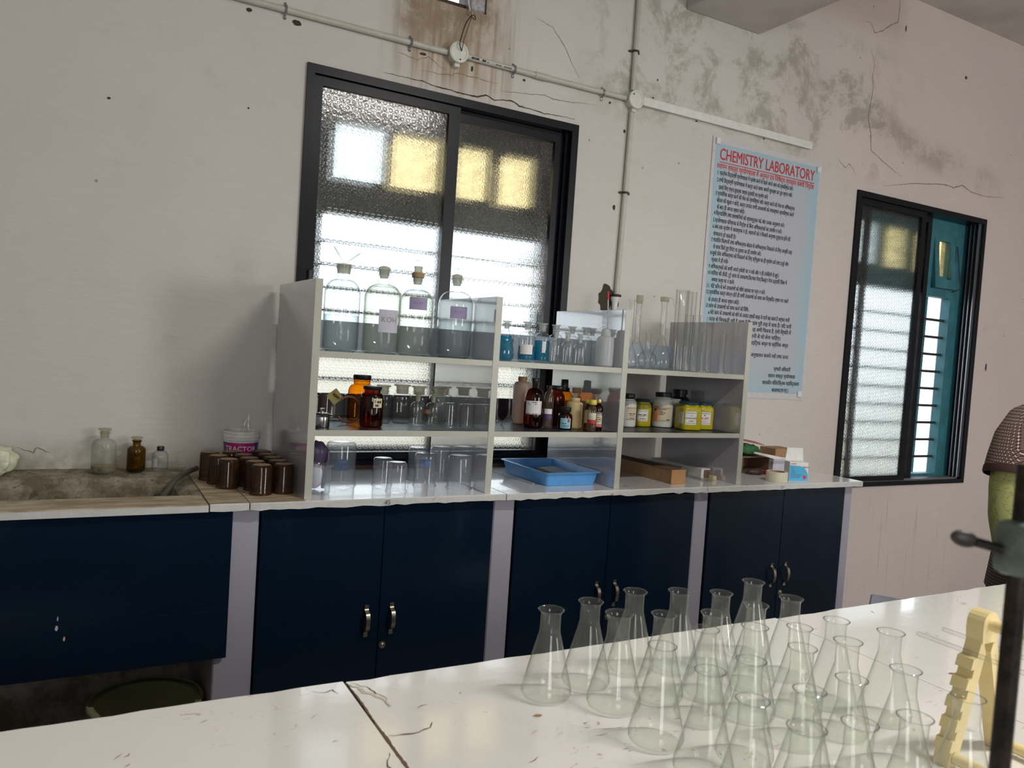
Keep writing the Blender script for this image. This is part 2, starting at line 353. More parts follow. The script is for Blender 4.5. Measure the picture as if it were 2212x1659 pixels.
# ------------------------------------------------------------------ mesh helpers
def BM(): return bmesh.new()
def finish(name, bm, mat, parent=None, loc=(0, 0, 0), rot=(0, 0, 0), smooth=False, recalc=True):
    if recalc: bmesh.ops.recalc_face_normals(bm, faces=bm.faces)
    me = bpy.data.meshes.new(name); bm.to_mesh(me); bm.free()
    if smooth:
        for p in me.polygons: p.use_smooth = True
        try: me.set_sharp_from_angle(angle=math.radians(42))
        except Exception: pass
    me.materials.append(MATS[mat] if isinstance(mat, str) else mat)
    return put(name, me, parent, loc, rot)
def put(name, me, parent=None, loc=(0, 0, 0), rot=(0, 0, 0)):
    o = bpy.data.objects.new(name, me); COL.objects.link(o)
    if isinstance(rot, (int, float)): rot = (0, 0, rot)
    o.rotation_euler = rot
    if parent is None: o.location = (loc[0], loc[1], loc[2]+H)
    else: o.parent = parent; o.location = loc
    return o
def tag(o, label, cat, group=None):
    o['label'] = label; o['category'] = cat
    if group: o['group'] = group
    return o
def thing(name, label, cat, loc=(0, 0, 0), rot=0, group=None):
    o = bpy.data.objects.new(name, None); COL.objects.link(o); o.location = (loc[0], loc[1], loc[2]+H); o.rotation_euler = (0, 0, rot)
    o.empty_display_size = 0.02
    return tag(o, label, cat, group)
def struct(o): o['kind'] = 'structure'; return o
def sroot(name):
    o = bpy.data.objects.new(name, None); COL.objects.link(o); o.location = (0, 0, H); o['kind'] = 'structure'; return o
def dup(root, loc, rot, label, group=None):
    r = root.copy(); COL.objects.link(r); r.location = (loc[0], loc[1], loc[2]+H); r.rotation_euler = (0, 0, rot); r['label'] = label
    if group: r['group'] = group
    for ch in list(root.children):
        c = ch.copy(); COL.objects.link(c); c.parent = r
        for g in list(ch.children):
            d = g.copy(); COL.objects.link(d); d.parent = c
    return r
def box(bm, x0, x1, y0, y1, z0, z1, bevel=0.0, seg=1):
    r = bmesh.ops.create_cube(bm, size=1.0, matrix=Matrix.Translation(((x0+x1)/2, (y0+y1)/2, (z0+z1)/2)) @ Matrix.Diagonal((abs(x1-x0), abs(y1-y0), abs(z1-z0), 1)))
    if bevel:
        vs = set(r['verts']); es = [e for e in bm.edges if e.verts[0] in vs and e.verts[1] in vs]
        bmesh.ops.bevel(bm, geom=es, offset=bevel, segments=seg, affect='EDGES', profile=0.5)
    return r
def B(*a, **k): bm = BM(); box(bm, *a, **k); return bm
def lathe(bm, prof, seg=32, cx=0, cy=0, fn=None, a0=0.0, a1=2*PI):
    rings = []; full = abs(a1-a0-2*PI) < 1e-6; n = seg if full else seg+1
    for (r, z) in prof:
        if r < 1e-6: rings.append([bm.verts.new((cx, cy, z))])
        else:
            ring = []
            for i in range(n):
                a = a0+(a1-a0)*i/seg; x, y, zz = r*math.cos(a), r*math.sin(a), z
                if fn: x, y, zz = fn(a, r, z)
                ring.append(bm.verts.new((cx+x, cy+y, zz)))
            rings.append(ring)
    for A, C in zip(rings[:-1], rings[1:]):
        if len(A) == 1 and len(C) == 1: continue
        for i in range(seg):
            j = (i+1) % n if full else i+1
            if len(A) == 1: bm.faces.new((A[0], C[j], C[i]))
            elif len(C) == 1: bm.faces.new((A[i], A[j], C[0]))
            else: bm.faces.new((A[i], A[j], C[j], C[i]))
    return bm
def L(prof, seg=32, **k): return lathe(BM(), prof, seg, **k)
def tube(bm, pts, r, seg=8, closed=False, cap=True):
    pts = [Vector(p) for p in pts]; n = len(pts); rings = []; up = Vector((0.13, 0.31, 0.94)).normalized()
    prev = None
    for i, p in enumerate(pts):
        if closed: d = pts[(i+1) % n]-pts[i-1]
        else: d = pts[min(i+1, n-1)]-pts[max(i-1, 0)]
        d.normalize()
        if prev is None: a = d.cross(up if abs(d.dot(up)) < 0.95 else Vector((1, 0, 0)))
        else: a = prev-d*prev.dot(d)
        a.normalize(); prev = a; b = d.cross(a); rr = r[i] if isinstance(r, (list, tuple)) else r
        rings.append([bm.verts.new(p+(a*math.cos(2*PI*k/seg)+b*math.sin(2*PI*k/seg))*rr) for k in range(seg)])
    m = n if closed else n-1
    for i in range(m):
        A, C = rings[i], rings[(i+1) % n]
        for k in range(seg): bm.faces.new((A[k], A[(k+1) % seg], C[(k+1) % seg], C[k]))
    if not closed and cap: bm.faces.new(rings[0][::-1]); bm.faces.new(rings[-1])
    return bm
def T(pts, r, seg=8, **k): return tube(BM(), pts, r, seg, **k)
def curve(pts, n=8):
    P = [Vector(p) for p in pts]; out = []
    for i in range(len(P)-1):
        p0, p1, p2, p3 = P[max(i-1, 0)], P[i], P[i+1], P[min(i+2, len(P)-1)]
        for k in range(n):
            s = k/n; out.append(0.5*((2*p1)+(p2-p0)*s+(2*p0-5*p1+4*p2-p3)*s*s+(3*p1-p0-3*p2+p3)*s**3))
    return out+[P[-1]]
def patch(bm, r, ac, aw, z0, z1, seg=8, rtop=None):
    rt = r if rtop is None else rtop; rows = []
    for z, rr in ((z0, r), (z1, rt)):
        rows.append([bm.verts.new((rr*math.cos(ac-aw/2+aw*i/seg), rr*math.sin(ac-aw/2+aw*i/seg), z)) for i in range(seg+1)])
    for i in range(seg): bm.faces.new((rows[0][i], rows[0][i+1], rows[1][i+1], rows[1][i]))
    return bm
def PT(*a, **k): return patch(BM(), *a, **k)
def prism(bm, poly, y0, y1):
    A = [bm.verts.new((x, y0, z)) for x, z in poly]; C = [bm.verts.new((x, y1, z)) for x, z in poly]
    bm.faces.new(A); bm.faces.new(C[::-1])
    n = len(poly)
    for i in range(n): bm.faces.new((A[i], A[(i+1) % n], C[(i+1) % n], C[i]))
    return bm
DEVA = re.compile('((?:[\u0915-\u0939\u0958-\u095f]\u093c?\u094d)*[\u0915-\u0939\u0958-\u095f]\u093c?)\u093f')
def textmesh(body, size, width=None, align='LEFT', bold=0.0, height=None, res=2):
    body = DEVA.sub('\u093f\\1', body)
    cu = bpy.data.curves.new('lettering', 'FONT'); cu.body = body; cu.size = 1.0; cu.resolution_u = res; cu.offset = bold if bold < 0 else (0.0 if body.isascii() else min(bold, 0.010))
    o = bpy.data.objects.new('lettering', cu); COL.objects.link(o)
    dg = bpy.context.evaluated_depsgraph_get(); me = bpy.data.meshes.new_from_object(o.evaluated_get(dg))
    bpy.data.objects.remove(o); bpy.data.curves.remove(cu)
    if bold > 0.004:                                # embolden by double strike
        vs = [v.co.copy() for v in me.vertices]; fs = [tuple(p.vertices) for p in me.polygons]; n = len(vs); b = bold*0.8; al, af = [], []
        for k, (dx, dy) in enumerate(((-b, 0), (b, 0), (0, b*.7)) if body.isascii() else ((-b, 0), (b, 0))):
            al += [(v.x+dx, v.y+dy, k*0.00012) for v in vs]; af += [tuple(i+n*k for i in f) for f in fs]
        me.clear_geometry(); me.from_pydata(al, [], af)
    xs = [v.co.x for v in me.vertices]; x0, x1 = min(xs), max(xs); w = x1-x0
    sx = width/w if width else size
    sy = size
    off = {'LEFT': x0, 'CENTER': (x0+x1)/2, 'RIGHT': x1}[align]
    for v in me.vertices: v.co.x = (v.co.x-off)*sx; v.co.y *= sy
    me.materials.clear(); return me
def lettering(name, body, size, mat, parent, loc, width=None, align='LEFT', bold=0.0, cyl=None, rot=(PI/2, 0, 0), res=2):
    """Printed lettering: flat in the xz plane facing -y, or wrapped on a cylinder (radius, angle)."""
    me = textmesh(body, size, width, align, bold, res=res); me.materials.append(MATS[mat])
    if cyl:
        r, ac = cyl
        for v in me.vertices:
            a = ac+v.co.x/r; z = v.co.y; q = r+v.co.z; v.co = (q*math.cos(a), q*math.sin(a), z)
        rot = (0, 0, 0)
    return put(name, me, parent, loc, rot)

# ------------------------------------------------------------------ room shell
X0, X1, Y0, ZC = -2.6, 6.3, -6.2, 2.77
def wall_xz(name, x0, x1, z0, z1, y0, y1, holes, mat):
    """A wall in the xz plane, thick from y0 to y1, with rectangular openings and their reveals."""
    xs = sorted({x0, x1, *[h[0] for h in holes], *[h[1] for h in holes]}); zs = sorted({z0, z1, *[h[2] for h in holes], *[h[3] for h in holes]})
    solid = lambda i, j: 0 <= i < len(xs)-1 and 0 <= j < len(zs)-1 and not any(h[0] <= (xs[i]+xs[i+1])/2 <= h[1] and h[2] <= (zs[j]+zs[j+1])/2 <= h[3] for h in holes)
    bm = BM(); V = {}
    def v(x, y, z):
        k = (x, y, z)
        if k not in V: V[k] = bm.verts.new(k)
        return V[k]
    for i in range(len(xs)-1):
        for j in range(len(zs)-1):
            if not solid(i, j): continue
            a, b, c, d = xs[i], xs[i+1], zs[j], zs[j+1]
            bm.faces.new((v(a, y0, c), v(b, y0, c), v(b, y0, d), v(a, y0, d))); bm.faces.new((v(a, y1, c), v(a, y1, d), v(b, y1, d), v(b, y1, c)))
            if not solid(i-1, j): bm.faces.new((v(a, y0, c), v(a, y0, d), v(a, y1, d), v(a, y1, c)))
            if not solid(i+1, j): bm.faces.new((v(b, y0, c), v(b, y1, c), v(b, y1, d), v(b, y0, d)))
            if not solid(i, j-1): bm.faces.new((v(a, y0, c), v(a, y1, c), v(b, y1, c), v(b, y0, c)))
            if not solid(i, j+1): bm.faces.new((v(a, y0, d), v(b, y0, d), v(b, y1, d), v(a, y1, d)))
    return struct(finish(name, bm, mat))
W1 = (0.607, 1.852, 0.016, 1.575); W2 = (3.791, 5.067, -0.158, 1.584); VENT = (1.03, 1.352, 1.948, 2.30)
wall = wall_xz('wall_back', X0, X1, -H, ZC+0.2, 0.0, 0.26, [W1, W2, VENT], 'wall')
R1 = (-1.3, 0.1, 0.1, 1.75); R2 = (3.9, 5.3, 0.1, 1.75)
wall_xz('wall_front', X0, X1, -H, ZC+0.2, Y0-0.2, Y0, [R1, R2], 'wall_plain')
struct(finish('wall_left', B(X0-0.2, X0, Y0-0.2, 0.26, -H, ZC+0.2), 'wall_plain'))
struct(finish('wall_right', B(X1, X1+0.2, Y0-0.2, 0.26, -H, ZC+0.2), 'wall_plain'))
struct(finish('floor', B(X0-0.2, X1+0.2, Y0-0.2, 0.26, -H-0.1, -H), 'floor'))
struct(finish('ceiling', B(X0-0.2, X1+0.2, Y0-0.2, 0.26, ZC, ZC+0.2), 'ceiling'))
struct(finish('ceiling_beam', B(2.435, 2.935, Y0, 0.0, 2.255, ZC, bevel=0.006), 'ceiling'))
for i, R in enumerate((R1, R2)):
    w = sroot('window_%d' % (i+3))
    bm = BM(); fy0, fy1 = Y0-0.12, Y0-0.06
    for a in ((R[0], R[0]+.05, R[2], R[3]), (R[1]-.05, R[1], R[2], R[3]), (R[0], R[1], R[2], R[2]+.05), (R[0], R[1], R[3]-.05, R[3]), ((R[0]+R[1])/2-.03, (R[0]+R[1])/2+.03, R[2], R[3])):
        box(bm, a[0], a[1], fy0, fy1, a[2], a[3])
    finish('frame', bm, 'black_frame', w)

def ribbon(pts, wd, y, jag=0.0):
    bm = BM(); rows = []; P = []
    for (a, b) in zip(pts[:-1], pts[1:]):
        n = max(2, int(math.hypot(b[0]-a[0], b[1]-a[1])/0.012))
        for k in range(n):
            s = k/n; P.append((a[0]+(b[0]-a[0])*s+random.uniform(-jag, jag), a[1]+(b[1]-a[1])*s+random.uniform(-jag, jag)))
    P.append(pts[-1])
    for i, p in enumerate(P):
        s = i/(len(P)-1); w = wd*(0.25+0.75*math.sin(PI*s))*random.uniform(0.6, 1.3)/2
        q = P[min(i+1, len(P)-1)]; o = P[max(i-1, 0)]; d = Vector((q[0]-o[0], q[1]-o[1])).normalized()
        rows.append((bm.verts.new((p[0]-d.y*w, y, p[1]+d.x*w)), bm.verts.new((p[0]+d.y*w, y, p[1]-d.x*w))))
    for a, b in zip(rows[:-1], rows[1:]): bm.faces.new((a[0], a[1], b[1], b[0]))
    return bm
CRACKS = [(0.0055, 'crack', [(0.916, 1.608), (0.99, 1.607), (1.079, 1.609), (1.145, 1.6), (1.211, 1.599), (1.265, 1.596), (1.334, 1.598), (1.375, 1.613), (1.418, 1.6), (1.446, 1.609), (1.503, 1.615), (1.541, 1.6), (1.593, 1.601), (1.669, 1.594), (1.753, 1.601), (1.832, 1.601)]),
 (0.003, 'crack_faint', [(0.968, 1.699), (0.987, 1.699), (1.016, 1.693), (1.054, 1.689), (1.075, 1.7), (1.101, 1.712), (1.123, 1.703), (1.157, 1.683), (1.187, 1.677)]),
 (0.0035, 'crack_faint', [(1.076, 1.652), (1.1, 1.653), (1.126, 1.655), (1.149, 1.651), (1.18, 1.658), (1.21, 1.66), (1.227, 1.675), (1.255, 1.678), (1.288, 1.672), (1.313, 1.677), (1.366, 1.672), (1.432, 1.677)]),
 (0.003, 'crack_faint', [(0.97, 1.935), (0.99, 1.913), (1.0, 1.903), (1.022, 1.894), (1.056, 1.885)]),
 (0.005, 'crack_faint', [(3.806, 2.389), (3.852, 2.323), (3.84, 2.242), (3.856, 2.178), (3.844, 2.097), (3.834, 1.998), (3.866, 1.926), (3.879, 1.83), (3.976, 1.788), (4.091, 1.748), (4.175, 1.721)]),
 (0.006, 'crack_faint', [(3.743, 2.532), (3.787, 2.538), (3.831, 2.487), (3.895, 2.517), (3.979, 2.577), (4.023, 2.598), (4.029, 2.669), (4.022, 2.76)]),
 (0.004, 'crack_faint', [(3.604, 1.738), (3.636, 1.71), (3.674, 1.692), (3.707, 1.717), (3.747, 1.69), (3.773, 1.665)]),
 (0.006, 'crack_faint', [(4.011, 1.639), (4.292, 1.699), (4.592, 1.741), (4.699, 1.737), (4.785, 1.766), (4.881, 1.738), (5.032, 1.733), (5.242, 1.754)]),
 (0.003, 'crack_faint', [(1.596, 1.999), (1.682, 1.979), (1.753, 1.912), (1.794, 1.849), (1.844, 1.787)]),
 (0.0035, 'crack_faint', [(1.444, 1.646), (1.58, 1.663), (1.663, 1.675), (1.707, 1.666), (1.794, 1.672), (1.928, 1.687)]),
 (0.004, 'crack_faint', [(-0.292, 0.094), (-0.272, 0.084), (-0.253, 0.079), (-0.24, 0.071), (-0.237, 0.087), (-0.229, 0.09), (-0.219, 0.084), (-0.202, 0.076), (-0.192, 0.072)])]
for wd, m, pts in CRACKS: finish('crack', ribbon(pts, wd, -0.0008, 0.0018), m, wall)
def blot(cx, cz, rx, rz, mat, name, y=-0.001, n=22, seed=0):
    rnd = random.Random(seed); bm = BM(); c = bm.verts.new((cx, y, cz)); vs = []
    for i in range(n):
        a = 2*PI*i/n; k = rnd.uniform(0.78, 1.08); vs.append(bm.verts.new((cx+rx*k*math.cos(a), y, cz+rz*k*math.sin(a))))
    for i in range(n): bm.faces.new((c, vs[i], vs[(i+1) % n]))
    return finish(name, bm, mat, wall)
# broken plaster where the down pipe enters, and chips along the conduit and wall
blot(2.075, 0.80, 0.045, 0.075, 'shadow_hole', 'plaster_hole', seed=1); blot(2.13, 0.775, 0.022, 0.06, 'shadow_hole', 'plaster_hole', seed=2)
for i, (x, z, rx, rz) in enumerate([(0.56, 1.712, 0.018, 0.012), (0.385, 1.715, 0.012, 0.008), (1.075, 1.718, 0.016, 0.006), (1.30, 1.708, 0.007, 0.013), (1.555, 1.717, 0.008, 0.006), (2.02, 1.715, 0.007, 0.006), (2.115, 1.60, 0.008, 0.010), (2.085, 1.235, 0.008, 0.014), (5.22, 0.62, 0.01, 0.03), (2.27, 1.79, 0.006, 0.005), (2.29, 1.88, 0.004, 0.006), (-0.06, 1.30, 0.006, 0.005), (0.40, 1.36, 0.004, 0.004), (4.72, 2.43, 0.012, 0.012), (4.10, 2.58, 0.006, 0.02)]):
    blot(x, z, rx, rz, 'shadow_hole', 'plaster_chip', seed=10+i, n=12)

# ------------------------------------------------------------------ windows
def ring_frame(bm, x0, x1, z0, z1, y0, y1, wl, wr, wt, wb):
    box(bm, x0, x0+wl, y0, y1, z0, z1); box(bm, x1-wr, x1, y0, y1, z0, z1)
    box(bm, x0+wl, x1-wr, y0, y1, z1-wt, z1); box(bm, x0+wl, x1-wr, y0, y1, z0, z0+wb)
def sash(w, x0, x1, z0, z1, y0, y1, wl, wr, wt, wb, glassmat):
    bm = BM(); ring_frame(bm, x0, x1, z0, z1, y0, y1, wl, wr, wt, wb); s = finish('sash', bm, 'black_frame', w)
    ym = (y0+y1)/2
    finish('glass_pane', B(x0+wl-.004, x1-wr+.004, ym-.002, ym+.002, z0+wb-.004, z1-wt+.004), glassmat, s)
    return s
w1 = sroot('window_1')
bm = BM(); a, b, c, d = W1; ring_frame(bm, a, b, c, d, -0.012, 0.085, 0.030, 0.035, 0.034, 0.020); finish('track_frame', bm, 'black_frame', w1)
bm = BM()
for yy in (0.022, 0.062): box(bm, a+.03, b-.035, yy-.003, yy+.003, c+.02, c+.034); box(bm, b-.05, b-.035, yy-.003, yy+.003, c+.02, d-.034)
finish('track_rail', bm, 'black_frame', w1)
sash(w1, a+.030, 1.262, c+.022, d-.036, 0.002, 0.028, 0.036, 0.052, 0.036, 0.030, 'pattern_1')
sash(w1, 1.215, b-.040, c+.022, d-.036, 0.040, 0.066, 0.045, 0.050, 0.046, 0.030, 'pattern_1')
finish('latch', B(0.652, 0.668, -0.012, 0.002, 0.735, 0.79, bevel=.003), 'black', w1)
# old wooden casement standing in the outer half of the opening
def old_window(w, x0, x1, z0, z1, y0, y1, zt0, zt1, panes, bars, stiles, mat, glassm):
    bm = BM(); ring_frame(bm, x0, x1, z0, z1, y0, y1, 0.0+stiles[0], stiles[1], z1-zt1, 0.05)
    box(bm, x0+stiles[0], x1-stiles[1], y0, y1, bars[1]+0.005, zt0)
    xs = [x0+stiles[0]]
    for (p0, p1) in panes: xs += [p0, p1]
    xs.append(x1-stiles[1])
    for k in range(0, len(xs), 2):
        if xs[k+1]-xs[k] > 0.001: box(bm, xs[k], xs[k+1], y0, y1, zt0, zt1)
    f = finish('wooden_frame', bm, mat, w)
    for i, (p0, p1) in enumerate(panes): finish('old_pane', B(p0, p1, (y0+y1)/2-.002, (y0+y1)/2+.002, zt0, zt1), glassm[i], f)
    return f
old_window(w1, a, b, c, d, 0.19, 0.245, 1.20, 1.435, [(0.782, 1.009), (1.034, 1.265), (1.345, 1.512), (1.56, 1.75)], (c, 1.045), (0.14, 0.05), 'old_dark', ['pane_white', 'pane_yellow', 'pane_yellow', 'pane_yellow'])
k = 0.16
while k < 1.0:
    finish('bar', T([(a+.12, 0.215, k), (b-.05, 0.215, k)], 0.008, 6), 'iron_bar', w1); k += 0.097
finish('centre_post', B(1.285, 1.315, 0.20, 0.24, c+.05, 1.045), 'old_dark', w1)
w2 = sroot('window_2')
a, b, c, d = W2
bm = BM(); ring_frame(bm, a, b, c, d, -0.012, 0.085, 0.030, 0.030, 0.034, 0.026); finish('track_frame', bm, 'black_frame', w2)
bm = BM()
for yy in (0.008, 0.034, 0.060): box(bm, b-.055, b-.030, yy-.003, yy+.003, c+.026, d-.034); box(bm, a+.03, b-.03, yy-.003, yy+.003, c+.026, c+.036)
finish('track_rail', bm, 'zinc', w2)
sash(w2, a+.030, 4.455, c+.03, d-.036, 0.002, 0.028, 0.034, 0.044, 0.036, 0.032, 'pattern_2')
sash(w2, 3.93, 4.575, c+.03, d-.036, 0.040, 0.066, 0.050, 0.040, 0.046, 0.032, 'pattern_2')
old_window(w2, a, b+.0, c, d, 0.10, 0.16, 1.19, 1.44, [(3.92, 4.12), (4.18, 4.40), (4.47, 4.62), (4.755, 4.868)], (c, 1.05), (0.07, 0.147), 'teal', ['pane_white', 'pane_yellow', 'pane_yellow', 'pane_yellow'])
bm = BM(); ring_frame(bm, 4.70, 4.915, -.02, .35, -0.012, 0.012, 0.045, 0.045, 0.06, 0.06)
hs = finish('vent_sash', bm, 'teal', w2, (0, 0.080, 1.13)); hs.rotation_euler = (-.10, 0, 0)
finish('stay', T([(4.93, 0.095, 1.10), (4.94, 0.05, 1.12), (4.935, 0.09, 1.40)], 0.004, 6), 'iron_bar', w2)
k = 0.0
while k < 1.0:
    finish('bar', T([(a+.05, 0.135, k), (b-.13, 0.135, k)], 0.009, 6), 'iron_bar', w2); k += 0.1135
finish('outer_post', B(4.845, 4.875, 0.225, 0.255, c, 1.10), 'teal', w2)
finish('timber_strip', B(0.60, 1.858, -0.012, -0.001, 0.001, 0.0155), 'sill_brown', w1)
# ventilator: rough timber lintel block in its opening
v = sroot('window_5')
finish('timber_block', B(1.278, 1.350, 0.005, 0.14, 1.952, 2.29, bevel=0.008), 'vent_block', v)
finish('rear_board', B(1.03, 1.278, 0.16, 0.20, 2.06, 2.30), 'vent_block', v)
finish('sill_board', B(1.13, 1.276, 0.05, 0.15, 1.948, 1.985), 'dark_brown', v)
# outside
struct(finish('ground', B(-12, 16, 0.26, 14, -H-0.8, -H-0.7), 'outside_ground'))
struct(finish('wall_outside', B(-6, 9, 4.6, 4.8, -H-0.7, 0.45), 'outside_wall'))
r = thing('tin_roof', 'grey-green sloping tin roof seen outside through the left window', 'roof', (0, 0, 0))
finish('sheet', prism(BM(), [(2.95, 1.16), (5.0, 1.86), (5.0, 1.94), (2.92, 1.22)], 3.0, 4.2), 'outside_roof', r)
finish('fascia', prism(BM(), [(2.95, 1.10), (5.0, 1.16), (5.0, 1.28), (2.95, 1.16)], 3.0, 3.03), 'outside_roof', r)
finish('post', B(4.85, 4.95, 3.1, 3.2, -H-0.7, 1.85), 'outside_roof', r)

# ------------------------------------------------------------------ electrical conduit
g = None
cd = thing('conduit_pipe', 'cream plastic conduit running level along the wall above the big window', 'conduit')
finish('pipe', T([(-2.55, -0.013, 1.745), (1.176, -0.013, 1.745)], 0.0125, 10), 'pvc', cd, smooth=True)
finish('pipe', T([(1.264, -0.013, 1.748), (1.62, -0.013, 1.747)], 0.0125, 10), 'pvc', cd, smooth=True)
finish('coupler', T([(1.60, -0.013, 1.747), (1.66, -0.013, 1.747)], 0.0155, 10), 'pvc', cd, smooth=True)
finish('pipe', T([(1.64, -0.013, 1.747), (2.101, -0.013, 1.75)], 0.0125, 10), 'pvc', cd, smooth=True)
for xa, xb in ((1.285, 1.297), (1.299, 1.304), (1.306, 1.320), (1.335, 1.352), (1.36, 1.366), (1.40, 1.412), (1.415, 1.428), (1.44, 1.452), (1.455, 1.478)):
    finish('printed_mark', B(xa, xb, -0.0258, -0.0254, 1.741, 1.749 if xa < 1.34 else 1.744), 'ink', cd)
def clamp_h(x, z, parent):
    bm = BM(); pts = [(x, -0.001, z+.028), (x, -0.004, z+.019)]+[(x, -0.013-0.0155*math.sin(t), z+0.0155*math.cos(t)) for t in [PI*i/8 for i in range(9)]]+[(x, -0.004, z-.019), (x, -0.001, z-.030)]
    tube(bm, pts, 0.0045, 6); c = finish('clamp', bm, 'zinc', parent, smooth=True)
    finish('screw', L([(0, -0.004), (0.005, -0.003), (0.006, 0)], 8), 'steel', c, (x, -0.004, z-.028), (PI/2, 0, 0))
for x in (0.514, 1.015, 1.496, 1.968, -0.3): clamp_h(x, 1.746, cd)
vp = thing('conduit_pipe', 'cream plastic conduit dropping down the wall right of the big window', 'conduit')
finish('pipe', T([(2.135, -0.013, ZC-.002), (2.137, -0.013, 1.793)], 0.0125, 10), 'pvc', vp, smooth=True)
finish('pipe', T([(2.140, -0.013, 1.690), (2.135, -0.013, 1.31), (2.125, -0.013, 0.80)], 0.0125, 10), 'pvc', vp, smooth=True)
finish('bell_end', L([(0.013, 0), (0.014, 0.08), (0.021, 0.10), (0.0225, 0.112), (0.018, 0.112), (0.012, 0.05)], 16), 'pvc_white', vp, (2.114, -0.022, 0.70), smooth=True)
finish('clip_ring', L([(0.018, 0), (0.026, 0.002), (0.027, 0.010), (0.018, 0.013)], 16), 'black', vp, (2.116, -0.024, 0.812), smooth=True)
for z in (1.975, 1.31):
    bm = BM(); x = 2.136
    tube(bm, [(x-.03, -.002, z)]+[(x-0.0155*math.cos(t), -0.013-0.0155*math.sin(t), z) for t in [PI*i/8 for i in range(9)]]+[(x+.03, -.002, z)], 0.005, 6)
    finish('clamp', bm, 'dark_brown', vp, smooth=True)
tr = thing('cable_trunking', 'white rectangular cable trunking running right above the poster', 'trunking')
finish('channel', B(2.20, 3.368, -0.020, -0.0005, 1.738, 1.772, bevel=.002), 'pvc_white', tr); finish('cover', B(2.20, 3.368, -0.024, -0.020, 1.735, 1.775, bevel=.0015), 'pvc_white', tr)
for x in (2.55, 3.02): finish('nail', B(x-.004, x+.004, -0.006, 0, 1.730, 1.7345), 'black', tr)
def jbox(x, z, label, holes):
    t = thing('junction_box', label, 'junction box', (x, 0, z))
    rot = (PI/2, 0, 0)
    finish('body', L([(0.038, 0.0005), (0.038, 0.026), (0.042, 0.026), (0.043, 0.030), (0.043, 0.040), (0.040, 0.043), (0.032, 0.0435), (0.031, 0.0415), (0, 0.0415)], 32), 'pvc_box', t, rot=rot, smooth=True)
    for hx, hz in holes: finish('screw', L([(0, 0.046), (0.003, 0.0455), (0.0035, 0.041)], 8), 'black', t, (hx, 0, hz), rot)
    finish('spout', B(-0.012, 0.012, -0.026, -0.0005, -0.056, -0.037, bevel=.002), 'pvc_box', t)
    return t
jbox(1.220, 1.748, 'round white junction box with loose wires above the big window', [(0.005, -0.030)])
jbox(2.145, 1.748, 'round white junction box where the conduits cross, left of the trunking', [(-0.02, 0.02)])
wr = thing('loose_wire', 'loose black and brown wires hanging from the ventilator to the junction box', 'wire')
finish('black_strand', T(curve([(1.300, -0.004, 1.914), (1.283, -0.03, 1.918), (1.262, -0.045, 1.905), (1.238, -0.05, 1.868), (1.222, -0.052, 1.815), (1.213, -0.055, 1.775), (1.219, -0.055, 1.759), (1.228, -0.047, 1.756)]), 0.0022, 6), 'black', wr)
finish('brown_strand', T(curve([(1.262, -0.002, 2.00), (1.268, -0.012, 1.95), (1.270, -0.03, 1.915), (1.255, -0.045, 1.87), (1.236, -0.05, 1.81), (1.228, -0.052, 1.77), (1.228, -0.045, 1.752)]), 0.0018, 6), 'rubber', wr)
finish('twin_flex', T(curve([(1.258, -0.006, 2.03), (1.264, -0.01, 1.96), (1.275, -0.02, 1.925), (1.297, -0.008, 1.916)]), 0.003, 6), 'white_plastic', wr)

# ------------------------------------------------------------------ poster
po = thing('wall_poster', 'pale blue CHEMISTRY LABORATORY rules poster in Hindi on the wall', 'poster')
def sheetmesh(x0, x1, z0, z1, y, amp, n=14, m=20, skew=0.0):
    bm = BM(); V = [[None]*(m+1) for _ in range(n+1)]
    for i in range(n+1):
        for j in range(m+1):
            s, t_ = i/n, j/m; x = x0+(x1-x0)*s+skew*(1-t_); z = z0+(z1-z0)*t_
            V[i][j] = bm.verts.new((x, y-amp*(0.5+0.5*math.sin(s*7+t_*3))*(1-t_)*s, z))
    for i in range(n):
        for j in range(m): bm.faces.new((V[i][j], V[i+1][j], V[i+1][j+1], V[i][j+1]))
    return bm
finish('sheet', sheetmesh(2.668, 3.480, 0.352, 1.683, -0.004, 0.0), 'poster_margin', po)
finish('printed_panel', sheetmesh(2.690, 3.462, 0.385, 1.652, -0.0045, 0.0), 'poster', po)
for (x, z) in ((2.70, 1.663), (3.452, 1.640), (3.44, 0.385)):
    finish('fixing_clip', B(x-.014, x+.014, -0.014, -0.004, z-.018, z+.016, bevel=.003), 'pvc_white', po)
LINES = [('CHEMISTRY LABORATORY', 2.721, 1.573, 3.426, 0.083, 'red', 0.022), ('रसायन शास्त्र प्रयोगशाला में अनुमत एवं निषिद्ध व्यवहार संबंधी निर्देश', 2.705, 1.528, 3.425, 0.036, 'red', 0.014)]
